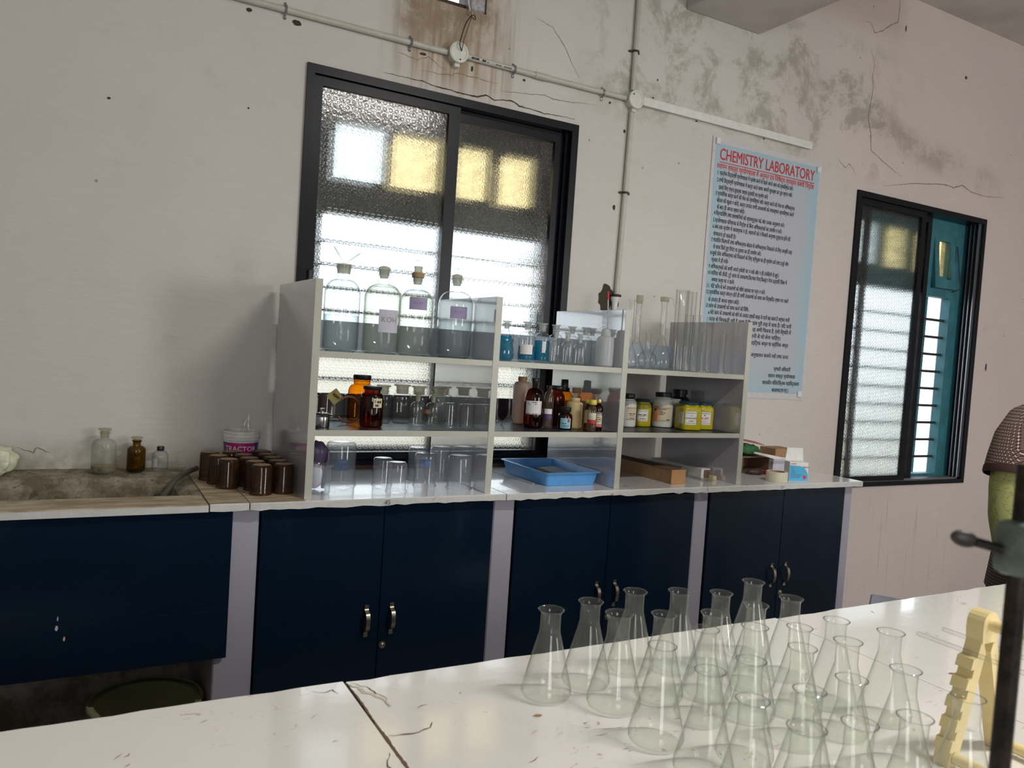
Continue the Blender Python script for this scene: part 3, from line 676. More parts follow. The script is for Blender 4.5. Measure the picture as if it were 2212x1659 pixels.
BODY = ['1. प्रत्येक विद्यार्थी प्रयोगशाला में प्रवेश करने से पहले अपने आप को व्यवस्थित करें।', '2.सभी विद्यार्थी प्रयोगशाला में कार्य करते समय अपनी सुरक्षा का पूरा ध्यान रखें।', 'इसके लिए एप्रन,सुरक्षा चश्मा इत्यादि का प्रयोग करें।',
 '3.प्रायोगिक कार्य करने की मेज को व्यवस्थित रखें। कार्य करने की मेज पर अभिकर्मक', 'बोतल को खुला न छोड़े, कार्य उपरांत सभी उपकरणों को यथास्थान व्यवस्थित करने', 'के बाद ही अपना स्थान छोड़ें।',
 '4.क्रियाविधि तथा सावधानियों को ध्यानपूर्वक पढ़ें और उनका अनुसरण करें।', '5.प्रयोगशाला परिचारक के निर्देश के बिना अभिकर्मकों का उपयोग न करें।', '6.जब तक प्रयोग में आवश्यक न हो, रसायनों को न मिलायें अन्यथा दुर्घटना होने की', 'संभावना हो सकती है।',
 '7.भंडारित विलयनों तथा अभिकर्मक बोतल से अभिकर्मक निकालने के लिए अच्छी तरह', 'से साफ किये हुए पिपेट या ड्रापर का ही उपयोग करें।', '8.सूखे ठोस अभिकर्मक को निकालने के लिए स्पैचुला का ही प्रयोग करें तथा इन्हें वॉच', 'ग्लास में ही रखें।',
 '9.अभिकर्मकों को कभी अपने हथेली पर न रखें और न ही उंगलियों से छूएं।', '10.माचिस की तीली, टूटे कांच के उपकरण,लिटमस पेपर,फिल्टर पेपर इत्यादि सिंक में', 'अथवा फर्श पर न डालें।', '11. मोटे काँच से बने उपकरणों को सीधे ज्वाला पर गर्म न करें।',
 '12.प्रायोगिक कार्य संपन्न होते ही सभी उपकरणों को साफ कर निर्धारित स्थान पर रखने', 'के उपरांत ही अपना स्थान छोड़े।', '13.कांच के उपकरणों को साफ करने की विधि:-', 'a.मोटे कांच के उपकरणों को धोने के उपरांत इसकी सतह से पानी बह जाता है अर्थात पानी', 'कांच से चिपकती नहीं है अर्थ है कि कांच पूरी तरह से साफ हैं। यदि पानी',
 'अर्थ है कि सतह अभी चिकना है, ऐसी स्थिति में', 'फिर साफ पानी से धो लेना चाहिए।', 'इसे सांद्र नाइट्रिक अम्ल या क्रोमिक अम्ल', 'के दौरान अनुशासन बनाये रखें तथा ऊपर', 'प्रभारी अधिकारी', 'रसायन शास्त्र प्रयोगशाला', 'शासकीय पॉलिटेक्निक महाविद्यालय', 'बालाघाट(म.प्र.)']
BPOS = [(2.714, 1.496, 3.264), (2.714, 1.460, 3.262), (2.728, 1.423, 3.081), (2.711, 1.391, 3.290), (2.722, 1.357, 3.287), (2.726, 1.322, 2.921), (2.709, 1.290, 3.220), (2.708, 1.254, 3.205), (2.707, 1.221, 3.275), (2.716, 1.184, 2.873), (2.705, 1.153, 3.297), (2.721, 1.118, 3.063), (2.705, 1.085, 3.277), (2.716, 1.051, 2.832), (2.701, 1.016, 3.209), (2.701, 0.983, 3.276), (2.726, 0.949, 2.886), (2.700, 0.916, 3.115), (2.699, 0.884, 3.298), (2.715, 0.846, 2.931), (2.703, 0.814, 3.010), (2.721, 0.781, 3.319), (2.731, 0.746, 3.337), (2.92, 0.712, 3.338), (2.93, 0.677, 3.259), (2.95, 0.641, 3.324), (2.96, 0.577, 3.333), (3.226, 0.508, 3.357), (3.187, 0.470, 3.399), (3.148, 0.431, 3.435), (3.224, 0.392, 3.354)]
for s, (xa, z, xb) in zip(BODY, BPOS): LINES.append((s, xa, z, xb, 0.0285, 'ink', 0.022))
for s, xa, z, xb, sz, m, bo in LINES:
    lettering('printed_line', s, sz, m, po, (xa, -0.0052, z), width=xb-xa, bold=bo, res=3 if sz > .05 else 1)
finish('printed_rule', B(2.721, 3.426, -0.0053, -0.0048, 1.5585, 1.5625), 'red', po)

# ------------------------------------------------------------------ worktop, sink and base cabinets
def slab(x0, x1, label, y0=-0.602, y1=-0.001, mats=('worktop', 'edge'), nick=0, rag=0.002):
    t = thing('worktop_slab', label, 'worktop')
    bm = BM(); rnd = random.Random(nick); n = max(3, int((x1-x0)/0.03)); rows = []
    for i in range(n+1):
        x = x0+(x1-x0)*i/n; j = rnd.uniform(-rag, rag); k = rnd.uniform(-rag, rag*1.5)
        rows.append([bm.verts.new(p) for p in ((x, y1, 0), (x, y0+0.003+j*0.5, 0), (x, y0+j, -0.004), (x, y0+j, -0.024+k), (x, y0+0.03, -0.026), (x, y1, -0.026))])
    fr = []
    for A, C in zip(rows[:-1], rows[1:]):
        for m in range(6):
            f = bm.faces.new((A[m], A[(m+1) % 6], C[(m+1) % 6], C[m]))
            if m in (1, 2, 3): fr.append(f)
    bm.faces.new(rows[0][::-1]); bm.faces.new(rows[-1])
    bmesh.ops.recalc_face_normals(bm, faces=bm.faces)
    for f in bm.faces: f.material_index = 0
    for f in fr: f.material_index = 1
    o = finish('slab', bm, mats[0], t, recalc=False); o.data.materials.append(MATS[mats[1]])
    return t
# sink stretch: front rim, right-hand ramp and rear ledge around the trough
sk = thing('worktop_slab', 'stained worktop around the concrete trough at the far left', 'worktop')
bm = BM(); box(bm, X0+.02, 0.243, -0.602, -0.447, -0.024, 0.0, bevel=.003); o = finish('front_rim', bm, 'stained', sk)
finish('front_edge', B(X0+.02, 0.243, -0.6045, -0.6022, -0.023, -0.003), 'edge', sk)
bm = BM(); prism(bm, [(0.165, -0.15), (0.243, -0.15), (0.243, 0.0), (0.215, -0.002), (0.185, -0.02)], -0.446, -0.12); finish('trough_end', bm, 'concrete', sk)
def rough_ledge():
    bm = BM(); rnd = random.Random(3); n = 70; rows = []
    for i in range(n+1):
        x = X0+.02+(0.243-X0-.02)*i/n; j = rnd.uniform(-.008, .008); k = rnd.uniform(-.004, .004)
        rows.append([bm.verts.new(p) for p in ((x, -0.001, 0.016), (x, -0.03, 0.012+k*.3), (x, -0.085+j, 0.008+k*.4), (x, -0.12+j, 0.001+k), (x, -0.128+j, -0.012+k), (x, -0.150, -0.032+k), (x, -0.165, -0.15), (x, -0.001, -0.15))])
    for A, C in zip(rows[:-1], rows[1:]):
        for m in range(8): bm.faces.new((A[m], A[(m+1) % 8], C[(m+1) % 8], C[m]))
    bm.faces.new(rows[0][::-1]); bm.faces.new(rows[-1]); return bm
finish('rear_ledge', rough_ledge(), 'concrete', sk, smooth=True)
finish('trough_floor', B(X0+.02, 0.20, -0.447, -0.15, -0.17, -0.15), 'concrete', sk)
finish('trough_front', B(X0+.02, 0.20, -0.470, -0.447, -0.17, -0.024), 'concrete', sk)
slab(0.247, 0.362, 'narrow stained worktop piece between the trough and the shelf unit', mats=('stained', 'edge'), nick=1)
s45 = slab(0.366, 1.268, 'white worktop marked 45 under the left bay of the shelf', nick=2)
s46 = slab(1.272, 2.245, 'white worktop marked 46 under the blue tray', nick=3, rag=0.003)
s47 = slab(2.249, 3.250, 'white worktop marked 47 at the right end', nick=4, rag=0.001)
finish('stain', B(0.367, 0.537, -0.600, -0.002, 0.0, 0.0004), 'stained', s45)
for s, body, x, z in ((s45, '45', 0.800, -0.021), (s46, '46', 1.735, -0.022), (s47, '47', 2.684, -0.020)):
    lettering('painted_number', body, 0.024 if body == '45' else 0.017, 'ink', s, (x, -0.6075, z), bold=-0.01)
def handle(x, z0, z1, parent, y):
    pts = [(x, y-.002, z0), (x, y-.002, z0+.016), (x, y-.020, z0+.028), (x, y-.026, (z0+z1)/2), (x, y-.020, z1-.028), (x, y-.002, z1-.016), (x, y-.002, z1)]
    bm = BM(); rows = []
    for p in curve(pts, 4): rows.append((bm.verts.new((p[0]-.007, p[1], p[2])), bm.verts.new((p[0]+.007, p[1], p[2])), bm.verts.new((p[0]+.007, p[1]-.002, p[2])), bm.verts.new((p[0]-.007, p[1]-.002, p[2]))))
    for A, C in zip(rows[:-1], rows[1:]):
        for m in range(4): bm.faces.new((A[m], A[(m+1) % 4], C[(m+1) % 4], C[m]))
    bm.faces.new(rows[0]); bm.faces.new(rows[-1][::-1]); finish('handle', bm, 'brass', parent, smooth=True)
def cabinet(x0, x1, xs, ztop, h1, h2, lock, label):
    t = thing('base_cabinet', label, 'cabinet')
    finish('carcass', B(x0+.002, x1-.002, -0.535, -0.002, -H+.001, ztop-.004), 'navy', t)
    finish('plinth', B(x0+.002, x1-.002, -0.545, -0.536, -H+.001, -0.79), 'navy', t)
    for (a, b, hx) in ((x0+.004, xs-.0012, h1), (xs+.0012, x1-.004, h2)):
        d = finish('door', B(a, b, -0.558, -0.538, -0.785, ztop, bevel=.0015), 'navy', t); handle(hx, -0.487, -0.376, d, -0.558)
    d = finish('lock', L([(0, 0.004), (0.004, 0.006), (0.006, 0.004), (0.0115, 0.003), (0.013, 0.0)], 20), 'brass', t, (lock[0], -0.5585, lock[1]), (PI/2, 0, 0), smooth=True)
cabinet(0.406, 1.246, 0.822, -0.034, 0.776, 0.867, (0.840, -0.523), 'navy two-door base cabinet below the left shelf bay, nearest the sink')
cabinet(1.338, 2.222, 1.776, -0.034, 1.733, 1.822, (1.798, -0.528), 'navy two-door base cabinet directly below the blue tray')
cabinet(2.304, 3.186, 2.762, -0.034, 2.716, 2.806, (2.785, -0.520), 'navy two-door base cabinet at the right end below the tape roll')
def pilaster(x0, x1, label, y=-0.552):
    tag(finish('worktop_pier', B(x0, x1, y, -0.002, -H+.001, -0.0275, bevel=.004), 'lavender'), label, 'pier')
pilaster(0.284, 0.404, 'lavender painted pier right of the sink apron'); pilaster(1.248, 1.336, 'lavender painted pier just left of the cabinet below the blue tray')
pilaster(2.224, 2.302, 'lavender painted pier just right of the cabinet below the blue tray'); pilaster(3.188, 3.245, 'lavender painted pier at the right end of the worktop')
ap = thing('sink_apron', 'dark navy apron board hanging below the sink worktop', 'panel')
finish('upper_board', B(X0+.02, 0.319, -0.577, -0.556, -0.335, -0.030, bevel=.001), 'navy', ap); finish('lower_board', B(X0+.02, 0.319, -0.577, -0.556, -0.492, -0.3356, bevel=.001), 'navy', ap)
for (x, z, rx, rz, m) in ((-0.145, -0.345, .004, .008, 'paper_grey'), (-0.125, -0.378, .003, .007, 'cream'), (-0.143, -0.318, .002, .007, 'label_blue')):
    bm = BM(); vs = [bm.verts.new((x+rx*math.cos(2*PI*i/9)*(1+.3*math.sin(i*3)), -0.5778, z+rz*math.sin(2*PI*i/9))) for i in range(9)]; bm.faces.new(vs); finish('paint_spot', bm, m, ap)
tb = thing('plastic_tub', 'round olive green plastic tub on the floor under the sink', 'tub', (0.108, -0.44, -H)); tb.scale = (1, 1, 1.4)
finish('bowl', L([(0, 0.002), (0.115, 0.002), (0.120, 0.010), (0.148, 0.17), (0.152, 0.185), (0.168, 0.190), (0.170, 0.196), (0.163, 0.199), (0.148, 0.196), (0.140, 0.17), (0.112, 0.014), (0, 0.014)], 40), 'tub_green', tb, smooth=True)
finish('rim_bead', L([(0.166, 0.197), (0.170, 0.200), (0.166, 0.203), (0.162, 0.200)], 40), 'tub_green', tb, smooth=True)

# ------------------------------------------------------------------ shelf unit
SY0, SY1, ST = -0.572, -0.052, 0.716
Z1, Z2 = 0.484, 0.226
sh = thing('shelf_unit', 'grey laminate open shelf unit with three bays standing on the worktop', 'shelf unit')
BX = [(0.538, 0.562), (1.194, 1.219), (1.774, 1.800), (2.438, 2.464)]
for (a, b) in BX:
    o = finish('upright_board', B(a, b, SY0+.0008, SY1, 0.0005, ST, bevel=.0008), 'board', sh)
    finish('edge_strip', B(a, b, SY0-.0004, SY0+.0007, 0.0005, ST), 'board_edge', o)
for i in range(3):
    a, b = BX[i][1]+.0003, BX[i+1][0]-.0003
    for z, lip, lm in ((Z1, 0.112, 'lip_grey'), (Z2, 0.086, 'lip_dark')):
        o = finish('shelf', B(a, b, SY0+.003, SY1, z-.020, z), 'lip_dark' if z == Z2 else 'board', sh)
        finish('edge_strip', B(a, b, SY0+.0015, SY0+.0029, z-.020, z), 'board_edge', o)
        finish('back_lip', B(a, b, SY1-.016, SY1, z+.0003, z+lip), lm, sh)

# ------------------------------------------------------------------ glassware builders
def face(x, y): return math.atan2(CAMY-y, CAMX-x)+PI/2        # turn so that local -y looks at the camera side
def dome(r, z0, z1, rn, n=6):
    return [(rn+(r-rn)*math.cos(PI/2*i/n), z0+(z1-z0)*math.sin(PI/2*i/n)) for i in range(n+1)]
def flat_stopper(par, rn, z, mat='frost', disc=1.45, plug=0.022):
    s = finish('stopper', L([(0, z-plug), (rn*0.74, z-plug), (rn*0.95, z), (rn*0.95, z+.004), (rn*disc, z+.0055), (rn*disc*1.02, z+.008), (rn*disc*.96, z+.0105), (0, z+.0105)], 24), mat, par, smooth=True); return s
def penny_stopper(par, rn, z, hgt, mat='frost', gm='carboy'):
    s = finish('stopper', L([(0, z-.03), (rn*.7, z-.03), (rn*.96, z+.002), (rn*1.05, z+.006), (rn*.9, z+.010), (rn*.35, z+.013), (0, z+.013)], 24), mat, par, smooth=True)
    bm = BM(); box(bm, -rn*.62, rn*.62, -rn*.22, rn*.22, z+.012, z+hgt, bevel=rn*.20, seg=2); finish('grip', bm, gm, s, smooth=True)
def glass_bottle(name, x, y, z, r, h, label, group=None, mat='clear', rn=None, sh0=0.66, sh1=0.80, stop='flat', liquid=None, level=0.5, paper=None, smat='frost', rot=None, seg=32, stoph=None):
    """Narrow-mouthed reagent bottle; h is the height to the neck rim."""
    t = thing(name, label, 'bottle', (x, y, z), face(x, y) if rot is None else rot, group); rn = rn or r*.34
    p = [(0, 0.0035), (r*.80, 0.001), (r*.95, 0.004), (r, 0.012), (r, h*sh0)]+dome(r, h*sh0, h*sh1, rn*1.05)[1:]+[(rn, h*(sh1+.03)), (rn, h*.93), (rn*1.22, h*.965), (rn*1.24, h*.985), (rn*1.1, h), (rn*.92, h*.985), (rn*.90, h*.93)]
    finish('body', L(p, seg), mat, t, smooth=True)
    finish('base', L([(0, 0.001), (r*.80, 0.0005), (r*.9, .004), (r*.6, .005), (0, .007)], seg), 'flask_base' if mat in ('clear', 'dusty', 'tube') else mat, t, smooth=True)
    if liquid:
        lz = h*level; rr = r*.955; q = [(0, .008), (rr*.92, .008), (rr, .014)]
        if lz > h*sh0:
            q.append((rr, h*sh0)); pts = dome(rr, h*sh0, h*sh1, rn*.9, 10)
            q += [c for c in pts[1:] if c[1] < lz]
            last = [c for c in pts if c[1] <= lz][-1]; nxt = [c for c in pts if c[1] > lz]
            re_ = last[0] if not nxt else last[0]+(nxt[0][0]-last[0])*(lz-last[1])/(nxt[0][1]-last[1]+1e-9)
            q.append((re_, lz))
        else: q.append((rr, lz))
        q.append((0, lz)); finish('liquid', L(q, seg), liquid, t, smooth=True)
    if stop == 'flat': flat_stopper(t, rn, h, smat)
    elif stop == 'penny': penny_stopper(t, rn, h, stoph or .035, smat)
    if paper:
        m, aw, z0, z1, txt, off = paper
        lb = finish('paper_label', PT(r+.0006, -PI/2+off, aw, z0, z1), m, t)
        if txt: lettering('writing', txt, (z1-z0)*.34, 'pencil', lb, (0, 0, (z0+z1)/2-(z1-z0)*.05), align='CENTER', cyl=(r+.0012, -PI/2+off), bold=-.01)
    return t
def wide_jar(x, y, z, r, h, label, group, mat='clear'):
    t = thing('glass_jar', label, 'jar', (x, y, z), face(x, y), group); rn = r*.68
    p = [(0, .003), (r*.85, .001), (r, .010), (r, h*.66)]+dome(r, h*.66, h*.78, rn)[1:]+[(rn, h*.82), (rn*1.08, h*.84), (rn*1.06, h*.86), (rn*.93, h*.85)]
    finish('body', L(p, 32), mat, t, smooth=True); finish('base', L([(0, .0015), (r*.85, .001), (r*.9, .006), (0, .006)], 32), 'flask_base', t, smooth=True)
    finish('stopper', L([(0, h*.76), (rn*.82, h*.76), (rn*.98, h*.95), (rn*1.28, h*.957), (rn*1.32, h*.975), (rn*1.24, h), (0, h)], 32), 'frost', t, smooth=True); return t
def beaker(name, x, y, z, r, h, label, group=None, mat='beaker', inv=True, rot=0.0, print_=None, spout=True):
    t = thing(name, label, 'beaker', (x, y, z), rot, group)
    def lip(k):
        def fn(a, rr, zz):
            d = math.cos(a); s = max(0.0, (d-.90)/.10) if spout else 0.0; e = 1+.16*s*k(zz)
            return rr*math.cos(a)*e, rr*math.sin(a)*e, zz+(0.006*s*k(zz) if inv else -.002*s*k(zz))
        return fn
    if inv:
        p = [(r*1.10, 0.0008), (r*1.05, 0.004), (r, h*.10), (r, h*.91), (r*.96, h*.965), (r*.86, h*.995), (r*.55, h), (0, h*.992)]
        finish('body', L(p, 40, fn=lip(lambda q: max(0, 1-q/(h*.09)))), mat, t, smooth=True)
        finish('rim', L([(r*1.085, .0004), (r*1.105, .001), (r*1.10, .003), (r*1.08, .003)], 40, fn=lip(lambda q: 1.0)), mat, t, smooth=True)
    else:
        p = [(0, .004), (r*.55, .001), (r*.86, .0015), (r*.96, h*.03), (r, h*.09), (r, h*.90), (r*1.05, h*.985), (r*1.10, h), (r*1.06, h*.995)]
        finish('body', L(p, 40, fn=lip(lambda q: max(0, (q-h*.9)/(h*.1)))), mat, t, smooth=True)
        finish('base', L([(0, .002), (r*.86, .002), (r*.93, h*.05), (r*.7, h*.06), (0, h*.05)], 32), 'flask_base', t, smooth=True)
    if mat == 'brown_crust': finish('dusty_top', L([(0, h*.9945), (r*.55, h+.0005), (r*.84, h*.9965)], 28), 'dust', t, smooth=True)
    if print_: finish('printed_scale', PT(r+.0007, face(x, y)-rot-PI/2, 1.0, h*print_[0], h*print_[1], 8), print_[2], t)
    return t
def erlen_proto(r, h):
    t = thing('conical_flask', '-', 'flask')
    rn = h*.118
    p = [(r*.93, .0025), (r*.99, .008), (r*.985, .014)]
    a0, z0, a1, z1 = r*.985, .014, rn*1.12, h*.70
    for i in range(1, 6): s = i/6; p.append((a0+(a1-a0)*s, z0+(z1-z0)*s))
    p += [(a1, z1), (rn*1.02, h*.745), (rn, h*.78), (rn, h*.945), (rn*1.10, h*.975), (rn*1.24, h*.993)]
    finish('body', L(p, 36), 'clear_flask', t, smooth=True)
    finish('rim', L([(rn*1.21, h*.987), (rn*1.27, h*.990), (rn*1.29, h*.9965), (rn*1.25, h*1.0), (rn*1.18, h*.997)], 36), 'rim_glass', t, smooth=True)
    finish('base', L([(0, .0022), (r*.55, .0018), (r*.84, .0010), (r*.93, .0025)], 36), 'flask_base', t, smooth=True)
    return t

# ------------------------------------------------------------------ top shelf, left bay: four large bottles
GB = 'large glass bottles on the top shelf'
c1 = glass_bottle('large_bottle', 0.678, -0.40, Z1, 0.062, 0.300, 'large clear glass bottle with a funnel in its neck on the top shelf', GB, 'carboy', rn=.0215, sh0=.66, sh1=.83, stop=None, liquid='liq_clear', level=.42, smat='frost')
fn_ = thing('glass_funnel', 'clear glass funnel standing in the neck of the leftmost large bottle', 'funnel', (0.678, -0.40, Z1+.305), face(.678, -.40))
def funnel_bm(rc, hc, rs, hs, tilt=0): return L([(rs, -hs), (rs*1.1, 0), (rc*.98, hc), (rc*1.02, hc+.001), (rc*.99, hc+.002)], 32)
o = finish('cone', funnel_bm(.0, 0, 0, 0) if False else L([(.0045, 0.0), (.047, .046), (.049, .048), (.047, .049)], 32), 'carboy', fn_, rot=(0.0, .17, 0), smooth=True)
finish('stem', L([(.003, -.085), (.0035, -.085), (.0045, 0.002)], 16), 'tube', fn_, rot=(0, .05, 0), smooth=True)
finish('neck_collar', L([(.0216, .270), (.0222, .270), (.0262, .303), (.0225, .304)], 24), 'frost', c1, smooth=True)
glass_bottle('large_bottle', 0.825, -0.40, Z1, 0.066, 0.298, 'large bottle of yellowish liquid with a tilted white paper label on the top shelf', GB, 'carboy', rn=.0205, sh0=.66, sh1=.83, stop='penny', liquid='liq_yellow', level=.80, paper=('paper_grey', 1.15, .075, .155, 'KOH', .42), stoph=.034)
c3 = glass_bottle('large_bottle', 0.960, -0.385, Z1, 0.0635, 0.290, 'large bottle with a tall square-topped stopper and purple label on the top shelf', GB, 'carboy', rn=.019, sh0=.66, sh1=.83, stop=None, liquid='liq_yellow', level=.77, paper=('paper_purple', 1.05, .165, .210, 'KOH', .12))
s3 = finish('stopper', L([(0, .26), (.014, .26), (.0185, .292), (.0195, .300), (.0150, .302), (.0145, .315), (.0170, .325), (0, .325)], 24), 'frost', c3, smooth=True)
finish('string_band', L([(.0205, .284), (.0225, .286), (.0225, .300), (.0205, .302)], 20), 'cork', c3, smooth=True)
finish('grip', B(-.012, .012, -.012, .012, .325, .346, bevel=.003), 'carboy', s3)
c4 = glass_bottle('large_bottle', 1.118, -0.385, Z1, 0.0655, 0.300, 'large half-full bottle with small purple KOH label beside the second upright', GB, 'carboy', rn=.020, sh0=.66, sh1=.83, stop='penny', liquid='liq_clear', level=.46, paper=('paper_purple', 1.0, .145, .190, 'KOH', .22), stoph=.034)
# ------------------------------------------------------------------ top shelf, middle bay
def vol_flask(name, x, y, z, rb, h, label, group=None, stop=None, liquid=None, rn=None, bulb=0.42, shape='pear', level=.5, mat='tube'):
    t = thing(name, label, 'flask', (x, y, z), face(x, y), group); rn = rn or rb*.24; hb = h*bulb
    if shape == 'pear': p = [(0, .003), (rb*.7, .001), (rb*.92, hb*.06), (rb, hb*.20), (rb*.96, hb*.34), (rb*.72, hb*.60), (rb*.42, hb*.84), (rn*1.1, hb)]
    else: p = [(0, .002), (rb*.45, .001), (rb*.72, hb*.08), (rb*.95, hb*.30), (rb, hb*.48), (rb*.93, hb*.68), (rb*.66, hb*.88), (rn*1.2, hb*.98), (rn*1.05, hb*1.03)]
    full = p+[(rn, hb*1.08), (rn, h*.93), (rn*1.25, h*.975), (rn*1.35, h), (rn*1.2, h)]
    finish('body', L(full, 32), mat, t, smooth=True)
    finish('base', L([(0, .0015), (rb*.6, .001), (rb*.75, hb*.05), (0, hb*.07)], 24), 'flask_base', t, smooth=True)
    if liquid:
        q = [(r_*.95, max(z_, .004)) for r_, z_ in p if z_ < hb*level]; q[0] = (0, .004); q += [(q[-1][0]*.97, hb*level), (0, hb*level)]
        finish('liquid', L(q, 32), liquid, t, smooth=True)
    if stop == 'plug': finish('stopper', L([(0, h-.015), (rn*.9, h-.015), (rn*1.3, h+.004), (rn*1.3, h+.022), (0, h+.023)], 20), 'frost', t, smooth=True)
    if stop == 'cap': finish('cap', L([(0, h+.012), (rn*1.5, h+.012), (rn*1.55, h-.002), (rn*1.4, h-.008)], 20), 'frost', t, smooth=True); finish('cap_strap', T(curve([(rn*1.4, 0, h+.01), (rn*2.8, 0, h+.004), (rn*3.4, 0, h-.03)]), .0012, 6), 'frost', t)
    return t
vol_flask('volumetric_flask', 1.296, -0.46, Z1, 0.040, 0.270, 'long-necked flask with blue liquid against the second upright, top shelf', None, None, 'liq_blue', rn=.0095, bulb=.50, level=.72)
BL = 'blue solution bottles on the top shelf'
glass_bottle('reagent_bottle', 1.405, -0.27, Z1, 0.031, 0.150, 'blue solution bottle behind the long-necked flask on the top shelf', BL, liquid='liq_blue', level=.58, rn=.0125, smat='frost_clear', paper=('paper', 1.1, .038, .075, None, .5))
glass_bottle('reagent_bottle', 1.428, -0.40, Z1, 0.033, 0.148, 'blue solution bottle with a wide white label on the top shelf', BL, liquid='liq_blue', level=.42, rn=.013, smat='frost_clear', paper=('paper', 1.6, .030, .068, None, .0))
glass_bottle('reagent_bottle', 1.499, -0.40, Z1, 0.0305, 0.147, 'rightmost blue solution bottle on the top shelf, beside the clear ones', BL, liquid='liq_blue', level=.60, rn=.013, smat='frost_clear', paper=('paper', .45, .040, .085, None, .25))
SB = 'small clear bottles on the top shelf'
for x, y, r, h, lab in ((1.520, -.468, .0235, .122, 'small clear stoppered bottle in front, next to the blue bottles'), (1.575, -.468, .0245, .117, 'small clear stoppered bottle, middle of the front three on the top shelf'), (1.634, -.468, .0250, .115, 'small clear stoppered bottle, third in front on the top shelf')):
    glass_bottle('small_reagent_bottle', x, y, Z1, r, h, lab, SB, rn=.0095, sh0=.55, sh1=.75, smat='frost_clear')
for x, y, r, h, lab in ((1.630, -.29, .029, .150, 'clear bottle with flat lid, leftmost of the back row, top shelf'), (1.722, -.27, .029, .149, 'clear bottle with flat lid, centre of the back row, top shelf'), (1.722, -.375, .0295, .146, 'clear bottle with flat lid just left of the wash bottle')):
    glass_bottle('reagent_bottle', x, y, Z1, r, h, lab, SB, rn=.013, smat='frost_clear')
wb = thing('wash_bottle', 'white plastic wash bottle with a red-tipped straw on the top shelf', 'wash bottle', (1.735, -.500, Z1), face(1.735, -.5))
finish('body', L([(0, .001), (.030, .001), (.0355, .006), (.036, .012), (.036, .105)]+dome(.036, .105, .124, .015)[1:]+[(.015, .128), (0, .128)], 32), 'ldpe', wb, smooth=True)
finish('cap', L([(.0195, .122), (.0205, .124), (.0200, .140), (.016, .150), (.006, .153), (0, .153)], 24), 'ldpe', wb, smooth=True)
st = finish('straw', T(curve([(.004, 0, .150), (.003, 0, .20), (0, 0, .255), (-.001, 0, .272)]), .0028, 8), 'ldpe', wb, smooth=True)
finish('red_tip', T([(-.001, 0, .270), (-.003, 0, .303)], [.0050, .0035], 8), 'red', st, smooth=True)
# ------------------------------------------------------------------ top shelf, right bay
VF = 'glassware in the top right bay'
vol_flask('volumetric_flask', 1.880, -.468, Z1, .036, .283, 'open long-necked flask hard against the third upright, top shelf', VF, rn=.0095, bulb=.40)
vol_flask('volumetric_flask', 2.085, -.25, Z1, .049, .305, 'long-necked flask with a plug stopper, second from left in the right bay', VF, 'plug', rn=.012, bulb=.42)
vol_flask('round_flask', 1.972, -.475, Z1, .0405, .152, 'short round-bottomed flask in front of the long-necked flasks', VF, None, rn=.011, bulb=.52, shape='round')
vol_flask('volumetric_flask', 2.110, -.395, Z1, .0485, .305, 'long-necked flask with a strapped cap left of the tall cylinders', VF, 'cap', rn=.0125, bulb=.46)
def cylinder(name, x, y, z, r, h, label, group=None, foot=False, mat='tube'):
    t = thing(name, label, 'cylinder', (x, y, z), 0, group)
    finish('wall', L([(r, .004), (r, h*.985), (r*1.06, h*.995), (r*1.04, h), (r*.95, h*.995)], 28), mat, t, smooth=True)
    finish('base', L([(0, .001), (r*(1.5 if foot else .95), .0008), (r*(1.5 if foot else 1.0), .006), (r*.95, .010), (0, .009)], 28), 'flask_base', t, smooth=True)
    return t
TC = 'tall glass cylinders in the top right bay'
for x, y, r, h, lab, ft in ((2.290, -.30, .0298, .367, 'tallest wide glass cylinder, leftmost of the tall ones', 0), (2.358, -.285, .0237, .366, 'tall glass cylinder, middle one of the three tall ones', 0), (2.398, -.20, .0325, .372, 'tall glass cylinder, rightmost of the three tall ones, in front of the poster', 0),
        (2.203, -.455, .0183, .245, 'medium narrow glass cylinder at the front, leftmost of the medium ones', 0), (2.300, -.395, .0176, .251, 'medium narrow glass cylinder, middle of the medium ones', 0), (2.376, -.400, .0158, .250, 'medium narrow glass cylinder, rightmost of the medium ones', 0),
        (2.265, -.490, .0128, .173, 'short graduated cylinder at the front of the right bay', 1), (2.395, -.470, .0130, .175, 'short footed cylinder nearest the right end upright', 1)):
    t = cylinder('glass_cylinder', x, y, Z1, r, h, lab, TC, ft)
# ------------------------------------------------------------------ middle shelf, left bay
sl = thing('spirit_lamp', 'small steel spirit lamp at the left end of the middle shelf', 'lamp', (0.605, -0.490, Z2))
finish('body', L([(0, .0008), (.024, .0008), (.0255, .004), (.0245, .036), (.033, .040), (.034, .043), (.030, .046), (.012, .050), (0, .050)], 28), 'steel', sl, smooth=True)
finish('wick_holder', L([(.007, .049), (.008, .062), (.0085, .064), (.006, .064), (0, .063)], 16), 'steel', sl, smooth=True)
tn = thing('metal_tin', 'narrow grey metal tin behind the spirit lamp', 'tin', (0.603, -0.335, Z2))
finish('body', B(-.020, .020, -.03, .03, .0005, .092, bevel=.002), 'zinc', tn); finish('lid', B(-.021, .021, -.031, .031, .0925, .099, bevel=.002), 'steel', tn)
beaker('glass_beaker', 0.700, -0.275, Z2, .044, .100, 'upright glass beaker holding a yellow card on the middle shelf', None, 'clear', False, 0.5)
cdm = thing('yellow_card', 'tilted yellow and red card leaning in the glass beaker', 'card', (0.694, -0.322, Z2+.092), face(.694, -.322))
o = finish('card', B(-.022, .022, -.0025, .0, -.022, .022), 'cream', cdm, rot=(0, PI/4+.1, 0))
